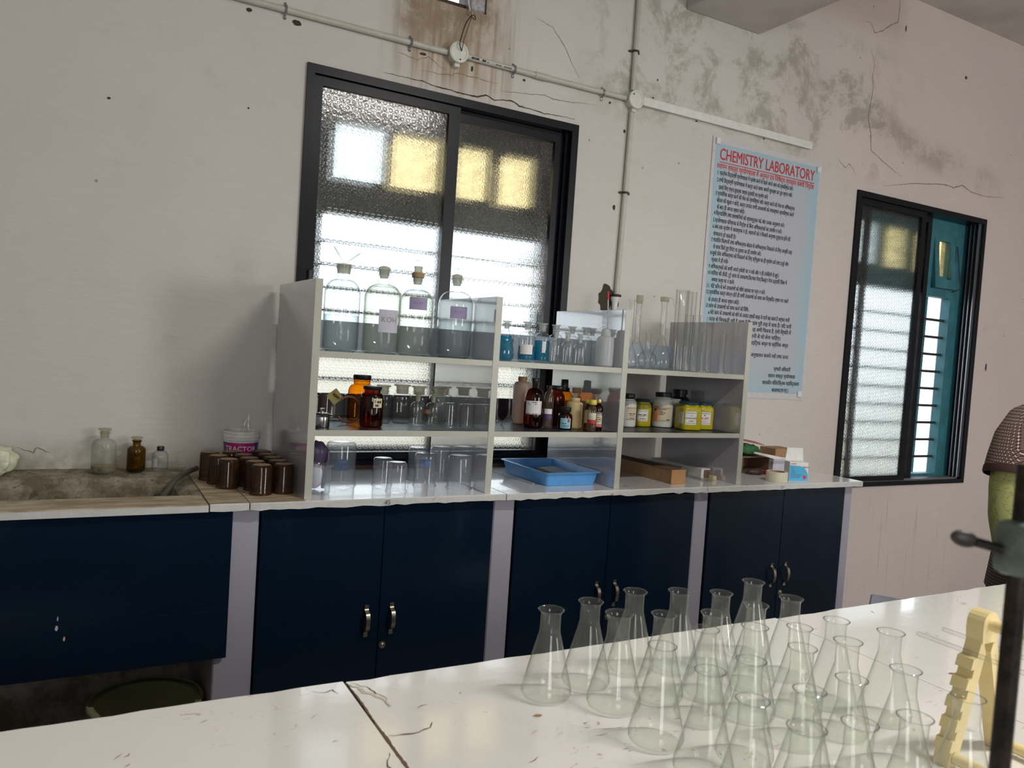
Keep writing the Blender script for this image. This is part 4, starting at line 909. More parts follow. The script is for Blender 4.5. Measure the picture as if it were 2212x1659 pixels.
finish('print_panel', B(-.018, .018, -.0031, -.0026, -.018, .018), 'yellow_cap', o); lettering('print', 'LS7', .015, 'red', o, (-.015, -.0036, .0), bold=.01)
rt = thing('rubber_tubing', 'coil of brown rubber tubing on the middle shelf beside the amber jar', 'tubing', (0.718, -0.400, Z2+.004))
fa = face(.718, -.40); pts = []
for i in range(30):
    a = math.radians(135-i*9.6); pts.append((.042*math.cos(a)+.004, -.012+.02*i/29, .050+.046*math.sin(a)))
rt.rotation_euler = (0, 0, fa); finish('loop', T(pts, .0042, 8), 'rubber', rt, smooth=True); finish('loose_end', T(curve([(-.05, .01, .102), (-.042, .012, .094), (-.030, .01, .088)]), .0042, 8), 'rubber', rt, smooth=True)
def screw_bottle(name, x, y, z, r, h, label, cat='bottle', group=None, mat='amber', cap='cap_black', capr=.62, caph=.10, neck=.55, s0=.62, s1=.78, paper=None, rot=None, seg=32, steps=False, sq=0, parts=()):
    t = thing(name, label, cat, (x, y, z), face(x, y) if rot is None else rot, group); rn = r*neck
    def fn(a, rr, zz):
        if not sq or rr < r*.66: return rr*math.cos(a), rr*math.sin(a), zz
        c, s_ = abs(math.cos(a-.5)), abs(math.sin(a-.5)); k = 1/((c**sq+s_**sq)**(1.0/sq)); k = k/1.10
        return rr*k*math.cos(a), rr*k*math.sin(a), zz
    p = [(0, .001), (r*.86, .0008), (r*.97, .004), (r, .010), (r, h*s0)]+dome(r, h*s0, h*s1, rn)[1:]+[(rn, h*(1-caph)), (0, h*(1-caph))]
    finish('body', L(p, seg, fn=fn), mat, t, smooth=True)
    cr = r*capr; z0 = h*(1-caph)-h*.012
    if steps: q = [(cr*1.15, z0-.012), (cr*1.18, z0-.010), (cr*1.18, z0+.004), (cr*.86, z0+.006), (cr*.80, h*.985), (cr*.7, h), (0, h)]
    else: q = [(cr*.97, z0), (cr, z0+.001), (cr*1.02, h*.985), (cr*.95, h), (0, h)]
    def rib(a, rr, zz): k = 1+(.02*math.sin(a*24) if rr > cr*.9 else 0); return rr*k*math.cos(a), rr*k*math.sin(a), zz
    finish('cap', L(q, 48, fn=rib), cap, t, smooth=True)
    if paper:
        for (m, off, aw, z0, z1) in paper['bands']:
            kk = (1/1.10 if not sq else 1.0)
            rr = r+.0007
            if sq:
                bm = BM(); n = 10; rows = []
                for zz in (z0, z1):
                    row = []
                    for i in range(n+1):
                        a = -PI/2+off-aw/2+aw*i/n; X, Y, _ = fn(a, r+.0010, zz); row.append(bm.verts.new((X, Y, zz)))
                    rows.append(row)
                for i in range(n): bm.faces.new((rows[0][i], rows[0][i+1], rows[1][i+1], rows[1][i]))
            else: bm = PT(rr, -PI/2+off, aw, z0, z1)
            lb = finish('paper_label', bm, m, t)
        for (s, off, zz, sz, im) in paper.get('text', ()):
            if s[0] in '~^':          # illegible small print, or a small diamond mark
                w2 = float(s[1:])/2 if s[0] == '~' else sz/r*.5; n2 = 10; bm = BM(); rw = []
                for hh in (zz-sz/2, zz+sz/2):
                    rw.append([bm.verts.new(Vector(fn(-PI/2+off-w2+2*w2*i/n2, r+.0018, hh))) for i in range(n2+1)])
                if s[0] == '~':
                    for i in range(n2):
                        if sz < .0016 or (i*7+int(zz*3000)) % 5: bm.faces.new((rw[0][i], rw[0][i+1], rw[1][i+1], rw[1][i]))
                else:
                    bm.free(); bm = BM(); q4 = [bm.verts.new(Vector(fn(-PI/2+off+da, r+.0018, zz+dz))) for da, dz in ((-w2, 0), (0, -sz*.7), (w2, 0), (0, sz*.7))]; bm.faces.new(q4)
                finish('small_print', bm, im, lb); continue
            lo = lettering('print', s, sz, im, lb, (0, 0, zz), align='CENTER', cyl=(r+.0016, -PI/2+off), bold=.01)
            if sq:
                for v_ in lo.data.vertices:
                    X, Y, _ = fn(math.atan2(v_.co.y, v_.co.x), r+.0020+math.hypot(v_.co.x, v_.co.y)-r-.0016, 0); v_.co.x, v_.co.y = X, Y
    return t
screw_bottle('amber_jar', 0.812, -0.260, Z2, .050, .172, 'large amber glass jar with black cap standing behind on the middle shelf', 'jar', None, 'amber', caph=.09, neck=.62, capr=.66, s0=.60, s1=.80)
screw_bottle('amber_jar', 0.788, -0.455, Z2, .0405, .143, 'amber jar with a torn white label in front on the middle shelf', 'jar', None, 'amber_dark', caph=.075, neck=.70, capr=.80, s0=.70, s1=.84, paper={'bands': [('label_cream', .55, .85, .070, .102)], 'text': [('S', .28, .088, .013, 'ink'), ('~0.42', .62, .090, .008, 'ink'), ('~0.3', .45, .078, .007, 'ink')]})
JG = 'wide stoppered jars on the middle shelf'
for x, y, r, h, lab in ((.868, -.345, .0300, .142, 'wide glass jar partly hidden behind the amber jar'), (.945, -.335, .0355, .146, 'wide glass jar with frosted stopper, second from the amber jars'), (1.022, -.310, .0335, .141, 'wide glass jar with frosted stopper, third, behind the small bottles'), (1.098, -.320, .0350, .141, 'wide glass jar with frosted stopper, fourth, behind an orange-labelled bottle'), (1.150, -.250, .0350, .140, 'wide glass jar with frosted stopper nearest the second upright')):
    wide_jar(x, y, Z2, r, h, lab, JG)
glass_bottle('small_reagent_bottle', .983, -.402, Z2, .0272, .112, 'small clear stoppered bottle in front of the wide jars, left one', 'small stoppered bottles on the middle shelf', rn=.0095, sh0=.60, sh1=.78)
glass_bottle('small_reagent_bottle', 1.044, -.402, Z2, .0268, .110, 'small clear stoppered bottle with an orange label on the middle shelf', 'small stoppered bottles on the middle shelf', rn=.0095, sh0=.60, sh1=.78, paper=('orange_print', .75, .045, .060, None, -.95))
beaker('glass_beaker', 1.098, -.428, Z2, .0275, .0895, 'small upturned beaker right of the orange-labelled bottle, middle shelf', 'upturned beakers on the middle shelf', 'clear', True, 1.0)
beaker('glass_beaker', 1.161, -.455, Z2, .0275, .0890, 'small upturned beaker nearest the second upright, middle shelf', 'upturned beakers on the middle shelf', 'clear', True, -1.2)
# ------------------------------------------------------------------ middle shelf, middle bay
def inv_funnel(x, y, r, h, label):
    t = thing('glass_funnel', label, 'funnel', (x, y, Z2), 0, 'upturned funnels on the middle shelf')
    finish('cone', L([(r, .0006), (r*1.02, .001), (.0045, h*.36), (.0042, h*.38)], 32), 'tube', t, smooth=True); finish('stem', L([(.0042, h*.37), (.0035, h*.98), (.0030, h), (.0025, h)], 16), 'tube', t, smooth=True)
inv_funnel(1.262, -.500, .034, .142, 'upturned glass funnel nearest the second upright, middle shelf'); inv_funnel(1.358, -.420, .031, .141, 'upturned glass funnel beside the beige plastic bottle')
screw_bottle('plastic_bottle', 1.484, -.290, Z2, .0365, .194, 'tall beige plastic bottle behind the brown bottle', 'bottle', None, 'beige', 'tan', .52, .085, .46, .80, .90)
br = screw_bottle('brown_bottle', 1.462, -.430, Z2, .0385, .197, 'dark brown glass bottle with a large white label on the middle shelf', 'bottle', None, 'amber_dark', 'cap_black', .36, .075, .30, .56, .80, paper={'bands': [('paper', .0, 1.75, .055, .108), ('red', .72, .03, .055, .108)], 'text': [('~0.5', .1, .103, .003, 'ink'), ('~0.3', -.5, .096, .002, 'ink'), ('~0.3', .2, .096, .002, 'ink'), ('~1.7', 0, .058, .002, 'ink')]})
screw_bottle('drink_bottle', 1.524, -.440, Z2, .0205, .170, 'slim clear drink bottle with red cap and purple label', 'bottle', None, 'pet', 'dark_brown', .62, .075, .42, .60, .86, paper={'bands': [('paper', 0, 1.6, .058, .078), ('violet', 0, 1.6, .038, .058)]})
screw_bottle('amber_jar', 1.628, -.335, Z2, .0325, .166, 'amber jar with wide black cap behind the small black-capped bottle', 'jar', None, 'amber_dark', 'cap_black', .80, .10, .70, .66, .82)
screw_bottle('small_bottle', 1.584, -.475, Z2, .0290, .089, 'squat dark bottle with black cap and pale blue label', 'bottle', None, 'amber_dark', 'cap_black', .76, .20, .60, .55, .74, paper={'bands': [('label_blue', .10, 1.5, .006, .046), ('red', .52, .35, .030, .044)], 'text': [('~0.7', -.15, .026, .003, 'ink'), ('~1.0', .08, .018, .002, 'ink'), ('~0.9', .05, .012, .002, 'ink')]})
screw_bottle('cream_jar', 1.652, -.435, Z2, .0325, .124, 'opaque cream plastic jar behind the squat dark bottle', 'jar', None, 'cream', 'cream', .62, .09, .58, .80, .88)
screw_bottle('amber_bottle', 1.715, -.250, Z2, .0400, .190, 'tall amber bottle with a stepped black cap at the back', 'bottle', None, 'amber', 'cap_black', .50, .20, .44, .58, .76, steps=True)
tb_ = screw_bottle('clear_bottle', 1.722, -.335, Z2, .0240, .160, 'clear bottle with a tilted tan cap near the third upright', 'bottle', None, 'pet', 'tan', .80, .13, .58, .66, .80)
screw_bottle('syrup_bottle', 1.672, -.502, Z2, .0150, .122, 'slim dark green bottle with yellow label behind the yellow-capped one', 'bottle', None, 'olive', 'yellow_cap', .78, .10, .5, .62, .82, paper={'bands': [('cream', 0, 1.8, .030, .082)]})
screw_bottle('juice_bottle', 1.664, -.545, Z2, .0185, .126, 'small bottle with yellow cap and green and red label at the shelf front', 'bottle', None, 'pet', 'yellow_cap', .85, .14, .5, .52, .80, paper={'bands': [('lump', 0, 1.9, .048, .075), ('red', 0, 1.9, .034, .048)]})
screw_bottle('medicine_bottle', 1.724, -.500, Z2, .0195, .126, 'small brown medicine bottle with gold cap and yellow label', 'bottle', None, 'amber_dark', 'gold', .62, .11, .48, .66, .82, paper={'bands': [('label_cream', 0, 2.0, .026, .074), ('violet', 0, 2.0, .062, .073), ('red', 0, 2.0, .015, .026)], 'text': [('~1.2', 0, .066, .004, 'paper'), ('~1.4', 0, .053, .002, 'ink'), ('~1.5', 0, .045, .003, 'ink'), ('~1.3', 0, .037, .002, 'ink'), ('CHEMICALS', 0, .0175, .008, 'paper')]})
# ------------------------------------------------------------------ middle shelf, right bay
def chem_label(title): return [('ink', 0, 0, 0, 0)]
screw_bottle('chemical_jar', 1.985, -.355, Z2, .0350, .145, 'white chemical jar with dark cap and beige label against the third upright', 'jar', None, 'white_jar', 'cap_black', .72, .14, .66, .70, .82, paper={'bands': [('label_cream', .5, 1.3, .035, .085)], 'text': [('~0.9', .5, .060, .003, 'ink'), ('~0.5', .5, .052, .002, 'ink'), ('~0.6', .5, .041, .003, 'ink'), ('~1.3', .5, .085, .0015, 'ink'), ('~1.3', .5, .035, .0015, 'ink')]})
YG = 'yellow chemical jars on the middle shelf'
screw_bottle('chemical_jar', 2.082, -.330, Z2, .0380, .122, 'yellow chemical jar with teal cap between the two white jars', 'jar', YG, 'yellow', 'teal_cap', .88, .085, .74, .70, .86, sq=4, paper={'bands': [('paper', .12, 1.35, .026, .077)], 'text': [('~1.0', .12, .054, .0035, 'ink'), ('~0.5', .12, .048, .002, 'ink'), ('~0.6', .12, .037, .003, 'ink'), ('~1.25', .12, .071, .0012, 'ink'), ('~1.25', .12, .031, .0012, 'red')]})
screw_bottle('chemical_jar', 2.184, -.345, Z2, .0465, .156, 'tall white jar with black cap and orange flammable label', 'jar', None, 'white_jar', 'cap_black', .78, .12, .70, .72, .84, paper={'bands': [('orange_print', -.68, .5, .026, .095), ('label_cream', .22, 1.25, .026, .100)], 'text': [('Magnesium', -.02, .080, .0085, 'ink'), ('~0.42', -.13, .073, .003, 'ink'), ('~0.62', -.03, .066, .003, 'ink'), ('~0.5', -.09, .059, .003, 'ink'), ('~1.15', .22, .088, .0012, 'ink'), ('~0.35', .6, .037, .004, 'ink'), ('~1.15', .22, .032, .0012, 'ink'), ('^0.0', -.68, .078, .010, 'ink')]})
screw_bottle('chemical_jar', 2.252, -.440, Z2, .0525, .124, 'largest yellow jar, squarish with teal cap and white label', 'jar', YG, 'yellow', 'teal_cap', .82, .085, .72, .70, .86, sq=6, paper={'bands': [('paper', -.62, .62, .030, .080), ('paper', .30, .98, .026, .084)], 'text': [('OXALIC ACID', .30, .052, .0085, 'ink'), ('~0.4', .30, .042, .003, 'ink'), ('~0.9', .30, .077, .0012, 'ink'), ('~0.9', .30, .033, .0012, 'ink'), ('^0.0', .30, .066, .006, 'orange_print')]})
screw_bottle('chemical_jar', 2.356, -.420, Z2, .0430, .122, 'yellow jar with teal cap, rightmost of the yellow jars', 'jar', YG, 'yellow', 'teal_cap', .86, .085, .74, .70, .86, sq=5, paper={'bands': [('paper', .20, 1.45, .024, .080)], 'text': [('~1.15', .20, .054, .0035, 'red'), ('~0.5', .20, .048, .002, 'red'), ('~0.7', .20, .038, .002, 'red'), ('~1.3', .20, .074, .0015, 'ink'), ('~1.3', .20, .030, .0012, 'ink'), ('^0.0', .20, .066, .006, 'ink')]})
screw_bottle('black_bottle', 2.385, -.225, Z2, .0440, .166, 'black bottle with black cap standing behind the yellow jars', 'bottle', None, 'cap_black', 'cap_black', .74, .12, .64, .66, .80)
cx_ = thing('white_carton', 'small white carton lying behind the largest yellow jar', 'carton', (2.285, -.270, Z2)); finish('body', B(-.04, .04, -.03, .03, .0005, .118, bevel=.002), 'paper', cx_); finish('lid_flap', B(-.041, .041, -.031, .031, .1185, .125, bevel=.002), 'paper', cx_)
# ------------------------------------------------------------------ bottom, left bay: upturned beakers on the worktop
BG = 'clear beakers under the shelf'
beaker('glass_beaker', .613, -.488, 0, .0320, .101, 'upright clear beaker at the left end under the shelf', BG, 'beaker', False, -.3)
beaker('glass_beaker', .725, -.335, 0, .0530, .157, 'largest upturned beaker with blue printing under the shelf', BG, 'beaker', True, -1.7, (.38, .62, 'print_blue'))
beaker('glass_beaker', .876, -.360, 0, .0350, .101, 'small upturned beaker, rear one of the close pair under the shelf', BG, 'beaker', True, -2.2)
beaker('glass_beaker', .886, -.482, 0, .0350, .104, 'small upturned beaker, front one of the close pair under the shelf', BG, 'beaker', True, -1.9)
beaker('glass_beaker', 1.030, -.395, 0, .0405, .122, 'medium upturned beaker with blue graduations under the shelf', BG, 'beaker', True, -1.8, (.60, .86, 'print_blue'))
beaker('glass_beaker', 1.145, -.270, 0, .0400, .129, 'medium upturned beaker at the back near the second upright', BG, 'beaker', True, .5)
beaker('glass_beaker', 1.137, -.470, 0, .0450, .124, 'medium upturned beaker at the front near the second upright', BG, 'beaker', True, -1.5)
beaker('glass_beaker', 1.050, -.270, 0, .0370, .127, 'medium upturned beaker behind the graduated one under the shelf', BG, 'beaker', True, 2.0)
pb = thing('purple_bag', 'twisted purple plastic bag behind the upright beaker', 'bag', (.618, -.405, 0), face(.618, -.405))
def blob_mesh(n, fn):
    bm = BM(); bmesh.ops.create_icosphere(bm, subdivisions=n, radius=1.0)
    for v_ in bm.verts: v_.co = Vector(fn(v_.co.copy()))
    return bm
finish('bundle', blob_mesh(3, lambda c: (c.x*.034+.008*mnoise.noise(c*3), c.y*.026, .128+c.z*.040+.010*mnoise.noise(c*4+Vector((3, 1, 2))))), 'purple_plastic', pb, smooth=True)
finish('tail', T(curve([(.020, 0, .140), (.036, -.004, .136), (.036, -.008, .100), (.026, -.01, .06), (.02, -.012, .004)]), [.006]+[.008]*8+[.006]*24, 8) if False else T(curve([(.020, 0, .140), (.036, -.004, .136), (.037, -.008, .100), (.028, -.01, .05), (.024, -.012, .006)]), .0055, 8), 'purple_plastic', pb, smooth=True)
finish('lower_fold', blob_mesh(2, lambda c: (c.x*.030-.004, c.y*.024, .046+c.z*.045)), 'paper_grey', pb, smooth=True)
# ------------------------------------------------------------------ bottom, middle bay: blue tray
ty = thing('plastic_tray', 'blue plastic laboratory tray under the middle bay', 'tray', (1.628, -.312, 0))
ty.scale = (.93, 1, 1)
def tray_bm():
    bm = BM(); loops = []
    def loop(hx, hy, z, c):
        pts = []
        for (sx, sy, a0) in ((1, 1, 0), (-1, 1, 90), (-1, -1, 180), (1, -1, 270)):
            for k in range(4): a = math.radians(a0+30*k); pts.append((sx*(hx-c)+c*math.cos(a), sy*(hy-c)+c*math.sin(a), z))
        return [bm.verts.new(p) for p in pts]
    for hx, hy, z, c in ((.110, .155, .001, .012), (.126, .171, .001, .016), (.137, .183, .050, .018), (.146, .192, .051, .020), (.147, .193, .054, .020), (.144, .190, .056, .020), (.135, .181, .055, .018), (.124, .169, .005, .015), (.108, .153, .004, .012)): loops.append(loop(hx, hy, z, c))
    for A, C in zip(loops[:-1], loops[1:]):
        for i in range(16): bm.faces.new((A[i], A[(i+1) % 16], C[(i+1) % 16], C[i]))
    bm.faces.new(loops[0][::-1]); bm.faces.new(loops[-1]); return bm
finish('shell', tray_bm(), 'blue_tray', ty, smooth=True)
tl = thing('glass_plate', 'glass plate with a wooden edge lying in the blue tray', 'plate', (1.655, -.330, .030), .1)
o = finish('plate', B(-.045, .040, -.075, .075, 0, .005, bevel=.001), 'paper_grey', tl); o.rotation_euler = (.06, -.05, 0); o2 = finish('wooden_edge', B(-.050, -.045, -.03, .078, -.003, .007), 'cork', tl); o2.rotation_euler = (.06, -.05, 0)
finish('wooden_support', B(-.03, .03, -.02, .02, -.0245, -.006), 'cork', tl)
tag(finish('glass_rod', T([(1.452, -.130, .0045), (1.474, -.448, .0045)], .004, 8), 'frost_clear', smooth=True), 'thin white glass rod lying left of the blue tray', 'rod')
# ------------------------------------------------------------------ bottom, right bay
cb = thing('cardboard_box', 'long narrow brown cardboard box under the right bay', 'box', (0, 0, 0))
def skewbox(pts, z0, z1):
    bm = BM(); A = [bm.verts.new((x, y, z0)) for x, y in pts]; C = [bm.verts.new((x, y, z1)) for x, y in pts]
    bm.faces.new(A[::-1]); bm.faces.new(C)
    n = len(pts)
    for i in range(n): bm.faces.new((A[i], A[(i+1) % n], C[(i+1) % n], C[i]))
    return bm
finish('body', skewbox([(2.112, -.520), (2.192, -.512), (2.178, -.070), (2.098, -.074)], .0005, .058), 'cardboard', cb)
finish('end_flap', skewbox([(2.110, -.5245), (2.196, -.5155), (2.196, -.5125), (2.110, -.5205)], .001, .061), 'orange_card', cb)
finish('lid', skewbox([(2.110, -.518), (2.194, -.510), (2.180, -.068), (2.096, -.072)], .0585, .0605), 'cardboard_dark', cb)
gt = thing('glass_column', 'clear glass tube lying behind the cardboard box', 'tube', (0, 0, 0)); finish('wall', T([(2.265, -.10, .026), (2.285, -.40, .026)], .024, 20, cap=False), 'tube', gt, smooth=True); finish('end_ring', T([(2.285, -.40, .026), (2.2855, -.405, .026)], .0255, 20, cap=False), 'frost_clear', gt, smooth=True)
wp = thing('white_carton', 'long white carton lying along the right end upright', 'carton', (0, 0, 0)); finish('body', skewbox([(2.372, -.420), (2.428, -.418), (2.432, -.075), (2.376, -.075)], .0005, .045), 'paper', wp); finish('torn_end', skewbox([(2.388, -.4235), (2.424, -.4215), (2.424, -.4205), (2.388, -.4225)], .004, .040), 'cardboard_dark', wp)
tag(finish('wooden_block', B(2.400, 2.422, -.470, -.440, .0005, .020, bevel=.002), 'cream'), 'small cream block in front of the long white carton', 'block')
for i, (xa, xb, ya, yb) in enumerate(((2.318, 2.336, -.12, -.505), (2.328, 2.352, -.13, -.510), (2.340, 2.366, -.14, -.500))):
    tag(finish('glass_rod', T([(xa, ya, .0042+.0*i), (xb, yb, .0042)], .0038, 8), 'tube', smooth=True), ['thin glass rod lying nearest the cardboard box', 'thin glass rod lying in the middle of the three', 'thin glass rod lying nearest the long white carton'][i], 'rod', 'glass rods under the right bay')
tag(finish('wire_scrap', T(curve([(1.830, -.555, .003), (1.845, -.560, .012), (1.862, -.550, .003), (1.850, -.545, .003)]), .0012, 6), 'zinc'), 'bent wire scrap at the foot of the third upright', 'wire')

# ------------------------------------------------------------------ worktop right of the shelf
tp = thing('tape_roll', 'wide cream roll of adhesive tape on the right worktop', 'tape', (2.735, -.530, 0))
finish('roll', L([(.036, .0005), (.048, .0005), (.0485, .003), (.0485, .044), (.047, .0465), (.036, .0465), (.036, .0005)], 36), 'tape', tp, smooth=True); finish('core', L([(.034, .001), (.0358, .001), (.0358, .046), (.034, .046), (.034, .001)], 36), 'cardboard', tp, smooth=True)
bb = thing('blue_carton', 'blue and white carton with its flap raised beside the tape roll', 'carton', (2.880, -.515, 0), math.atan2(-.061, .085)*.55)
o = finish('body', B(-.048, .048, -.022, .030, .0005, .088, bevel=.0015), 'white_plastic', bb); finish('raised_flap', prism(BM(), [(-.047, .089), (.047, .089), (.040, .150), (-.040, .150)], .027, .0285), 'white_plastic', bb)
bm = BM(); arc = [(-.047, .002), (.047, .002), (.047, .030), (.040, .046), (.028, .060), (.010, .068), (-.01, .071), (-.047, .073)]
bm.faces.new([bm.verts.new((x, -.0226, z)) for x, z in arc]); finish('blue_print', bm, 'cyan_print', o)
bm = BM(); bm.faces.new([bm.verts.new((.030+.009*math.cos(2*PI*i/20), -.0231, .018+.009*math.sin(2*PI*i/20))) for i in range(20)]); finish('red_seal', bm, 'red', o)
lettering('print', 'CRAcLA', .010, 'violet', o, (.016, -.0232, .062), bold=.015); finish('small_print', B(-.042, -.015, -.0231, -.0226, .077, .082), 'orange_print', o)
for i, w_ in enumerate((.016, .010, .018, .022, .020, .055, .050, .045)): finish('small_print', B(-.040 if i != 1 else -.034, -.040+w_, -.0231, -.0226, .0605-i*.0066, .0622-i*.0066), 'violet', o)
pile = 'odds and ends piled on the right worktop'
ct = thing('open_carton', 'open dark brown carton at the bottom of the pile by the shelf', 'carton', (2.830, -.235, 0), .05, pile)
bm = BM(); box(bm, -.10, .10, -.07, .07, .0005, .006); box(bm, -.10, .10, .064, .07, .006, .075); box(bm, -.10, -.094, -.07, .064, .006, .075); box(bm, .094, .10, -.07, .064, .006, .075); finish('tray', bm, 'cardboard_dark', ct); finish('shelf_flap', B(-.105, .105, -.072, .072, .0755, .081), 'cardboard_dark', ct)
tag(finish('red_matchbox', B(2.840, 2.895, -.375, -.345, .0005, .020, bevel=.001), 'red'), 'small red and white printed matchbox in front of the open carton', 'matchbox', pile)
tag(finish('dark_pouch', blob_mesh(3, lambda c: (2.785+c.x*.055, -.352+c.y*.026, .016+c.z*.0155+.004*mnoise.noise(c*3))), 'dark_brown', smooth=True), 'dark brown pouch lying in front of the open carton', 'pouch', pile)
gc = thing('green_cloth', 'crumpled dark green cloth on top of the open carton', 'cloth', (2.815, -.245, .0812), 0, pile)
finish('cloth', blob_mesh(4, lambda c: (c.x*(.085+.02*mnoise.noise(c*2)), c.y*.060, max(.0006, .026+c.z*.028+.016*mnoise.noise(c*2.2+Vector((5, 2, 1)))+.004*mnoise.noise(c*5)-c.x*.006))), 'green_cloth', gc, smooth=True)
rf = finish('red_folder', skewbox([(-.070, -.03), (.060, -.045), (.065, .035), (-.065, .045)], 0, .004), 'red_dull', loc=(2.835, -.245, .147)); rf.rotation_euler = (.10, .14, -.1); tag(rf, 'faded red folder lying over the green cloth', 'folder', pile)
bx = thing('brown_carton', 'brown carton with a white flap behind the blue carton', 'carton', (3.045, -.235, 0), -.05, pile)
finish('body', B(-.075, .075, -.06, .06, .0005, .070, bevel=.001), 'paper_grey', bx); finish('upper_box', B(-.060, .070, -.055, .055, .0705, .116, bevel=.001), 'cardboard', bx)
o = finish('white_flap', prism(BM(), [(-.24, .098), (-.23, .106), (-.05, .078), (.07, .079), (.07, .075), (-.06, .072), (-.10, .070)], -.100, -.088), 'paper', bx)
# ------------------------------------------------------------------ left end of the worktop
glass_bottle('reagent_bottle', -.030, -.062, .0125, .0395, .142, 'dusty clear stoppered bottle on the ledge behind the trough', None, 'dusty', rn=.014, sh0=.66, sh1=.82, liquid='liq_pale', level=.17)
glass_bottle('reagent_bottle', .072, -.055, .0125, .0305, .112, 'olive brown stoppered bottle on the ledge behind the trough', None, 'olive', rn=.013, sh0=.66, sh1=.82, smat='frost')
screw_bottle('small_bottle', .150, -.050, .0130, .0270, .088, 'small clear bottle with black cap and a little yellow liquid on the ledge', 'bottle', None, 'clear', 'cap_black', .44, .16, .40, .56, .82, paper={'bands': [('paper_grey', -.7, .7, .018, .048)]})
bk = thing('paint_bucket', 'white plastic paint bucket with a magenta printed label behind the brown beakers', 'bucket', (.422, -.070, .0005), face(.422, -.07))
finish('body', L([(0, .001), (.050, .001), (.052, .004), (.0615, .128), (.0655, .130), (.0660, .138), (.0640, .139), (.0665, .141), (.0670, .149), (.0650, .152), (.0668, .154), (.0665, .161), (.0625, .163), (.0600, .160), (.0505, .006), (0, .006)], 40), 'white_plastic', bk, smooth=True)
rr0, rr1 = .0568, .0612
o = finish('wrap_label', patch(BM(), .0545, -PI/2, 2.75, .040, .122, 20, rtop=.0615), 'magenta', bk)
finish('purple_panel', patch(BM(), .0550, -PI/2-1.15, .55, .042, .122, 6, rtop=.0620), 'violet', o); finish('purple_panel', patch(BM(), .0550, -PI/2+1.12, .62, .042, .122, 6, rtop=.0620), 'violet', o)
lettering('print', 'TRACTOR', .026, 'paper', o, (0, 0, .092), align='CENTER', cyl=(.0625, -PI/2-.02), bold=.008); lettering('print', 'SEALER', .024, 'paper', o, (0, 0, .066), align='CENTER', cyl=(.0615, -PI/2-.10), bold=.02)
pbag = thing('plastic_film', 'clear plastic film sticking up out of the white bucket', 'film', (.422, -.070, .02))
def film():
    bm = BM(); n, m = 10, 12; V = []
    for i in range(n+1):
        row = []
        for j in range(m+1):
            s, q = i/n-.5, j/m; w = .075*(1-q)**.8+.004; row.append(bm.verts.new((s*w+.022*q+.006*math.sin(q*9+s*5), .012*math.sin(s*6+q*5)*(1-q), .008+q*.200)))
        V.append(row)
    for i in range(n):
        for j in range(m): bm.faces.new((V[i][j], V[i+1][j], V[i+1][j+1], V[i][j+1]))
    return bm
finish('sheet', film(), 'film', pbag, smooth=True); finish('twisted_edge', T(curve([(.020, -.004, .09), (.018, -.006, .15), (.026, -.004, .19), (.022, 0, .212)]), .0012, 6), 'ldpe', pbag)
BRO = [(.300, -.172, 'leftmost brown-crusted beaker, at the back of the group by the hose'), (.318, -.252, 'brown-crusted beaker in the left column, second from the back'), (.338, -.337, 'brown-crusted beaker at the front left of the group'), (.421, -.467, 'frontmost brown-crusted beaker, nearest the worktop edge'), (.497, -.452, 'brown-crusted beaker at the front right beside the shelf upright'),
 (.416, -.387, 'brown-crusted beaker in the middle column, just behind the frontmost'), (.410, -.311, 'brown-crusted beaker in the middle column, third from the front'), (.404, -.235, 'brown-crusted beaker in the middle column, fourth from the front'), (.375, -.162, 'brown-crusted beaker right in front of the bucket label, left one'), (.484, -.150, 'rearmost brown-crusted beaker in the right column beside the upright'), (.487, -.226, 'brown-crusted beaker in the right column, second from the back'), (.491, -.301, 'brown-crusted beaker in the right column, third from the back'), (.494, -.376, 'brown-crusted beaker in the right column, second from the front')]
bp = None
for i, (x, y, lab) in enumerate(BRO):
    if bp is None: bp = beaker('brown_beaker', x, y, 0.0006, .0328, .098, lab, 'upturned brown-crusted beakers beside the shelf', 'brown_crust', True, -1.0)
    else: dup(bp, (x, y, .0006), random.uniform(0, 6), lab)
tag(finish('rubber_hose', T(curve([(.270, -.085, .026), (.235, -.13, .020), (.195, -.20, .012), (.150, -.30, -.02), (.10, -.40, -.075), (.06, -.43, -.13)]), .009, 10), 'hose', smooth=True), 'black rubber hose drooping into the trough', 'hose')
tag(finish('wet_bundle', blob_mesh(4, lambda c: (-.335+c.x*.050*(1+.35*mnoise.noise(c*2.2)), -.075+c.y*.045*(1+.3*mnoise.noise(c*2.5)), .058+c.z*.048*(1+.35*mnoise.noise(c*2.1+Vector((1, 7, 3)))))), 'lump', smooth=True), 'lumpy white and pale green bundle at the left edge of the ledge', 'bundle')
# ------------------------------------------------------------------ island table with conical flasks
tbx0, tbx1, ty0, ty1 = -1.6, 3.6, -2.985, -1.945
lt = thing('lab_table', 'long white laboratory table with cracked slabs in the foreground', 'table')
def tslab(x0, x1, dy, seed, name='table_slab'):
    bm = BM(); rnd = random.Random(seed); n = max(4, int((x1-x0)/.035)); rows = []
    for i in range(n+1):
        x = x0+(x1-x0)*i/n; j = rnd.uniform(-.0025, .0025); k = rnd.uniform(0, .0015)
        rows.append([bm.verts.new(p) for p in ((x, ty0, 0), (x, ty1+dy+j-.004, -.0002), (x, ty1+dy+j, -.003-k), (x, ty1+dy+j, -.024), (x, ty1+dy-.02, -.026), (x, ty0, -.026))])
    for A, C in zip(rows[:-1], rows[1:]):
        for m in range(6): bm.faces.new((A[m], A[(m+1) % 6], C[(m+1) % 6], C[m]))
    bm.faces.new(rows[0][::-1]); bm.faces.new(rows[-1]); return finish(name, bm, 'table_top', lt)
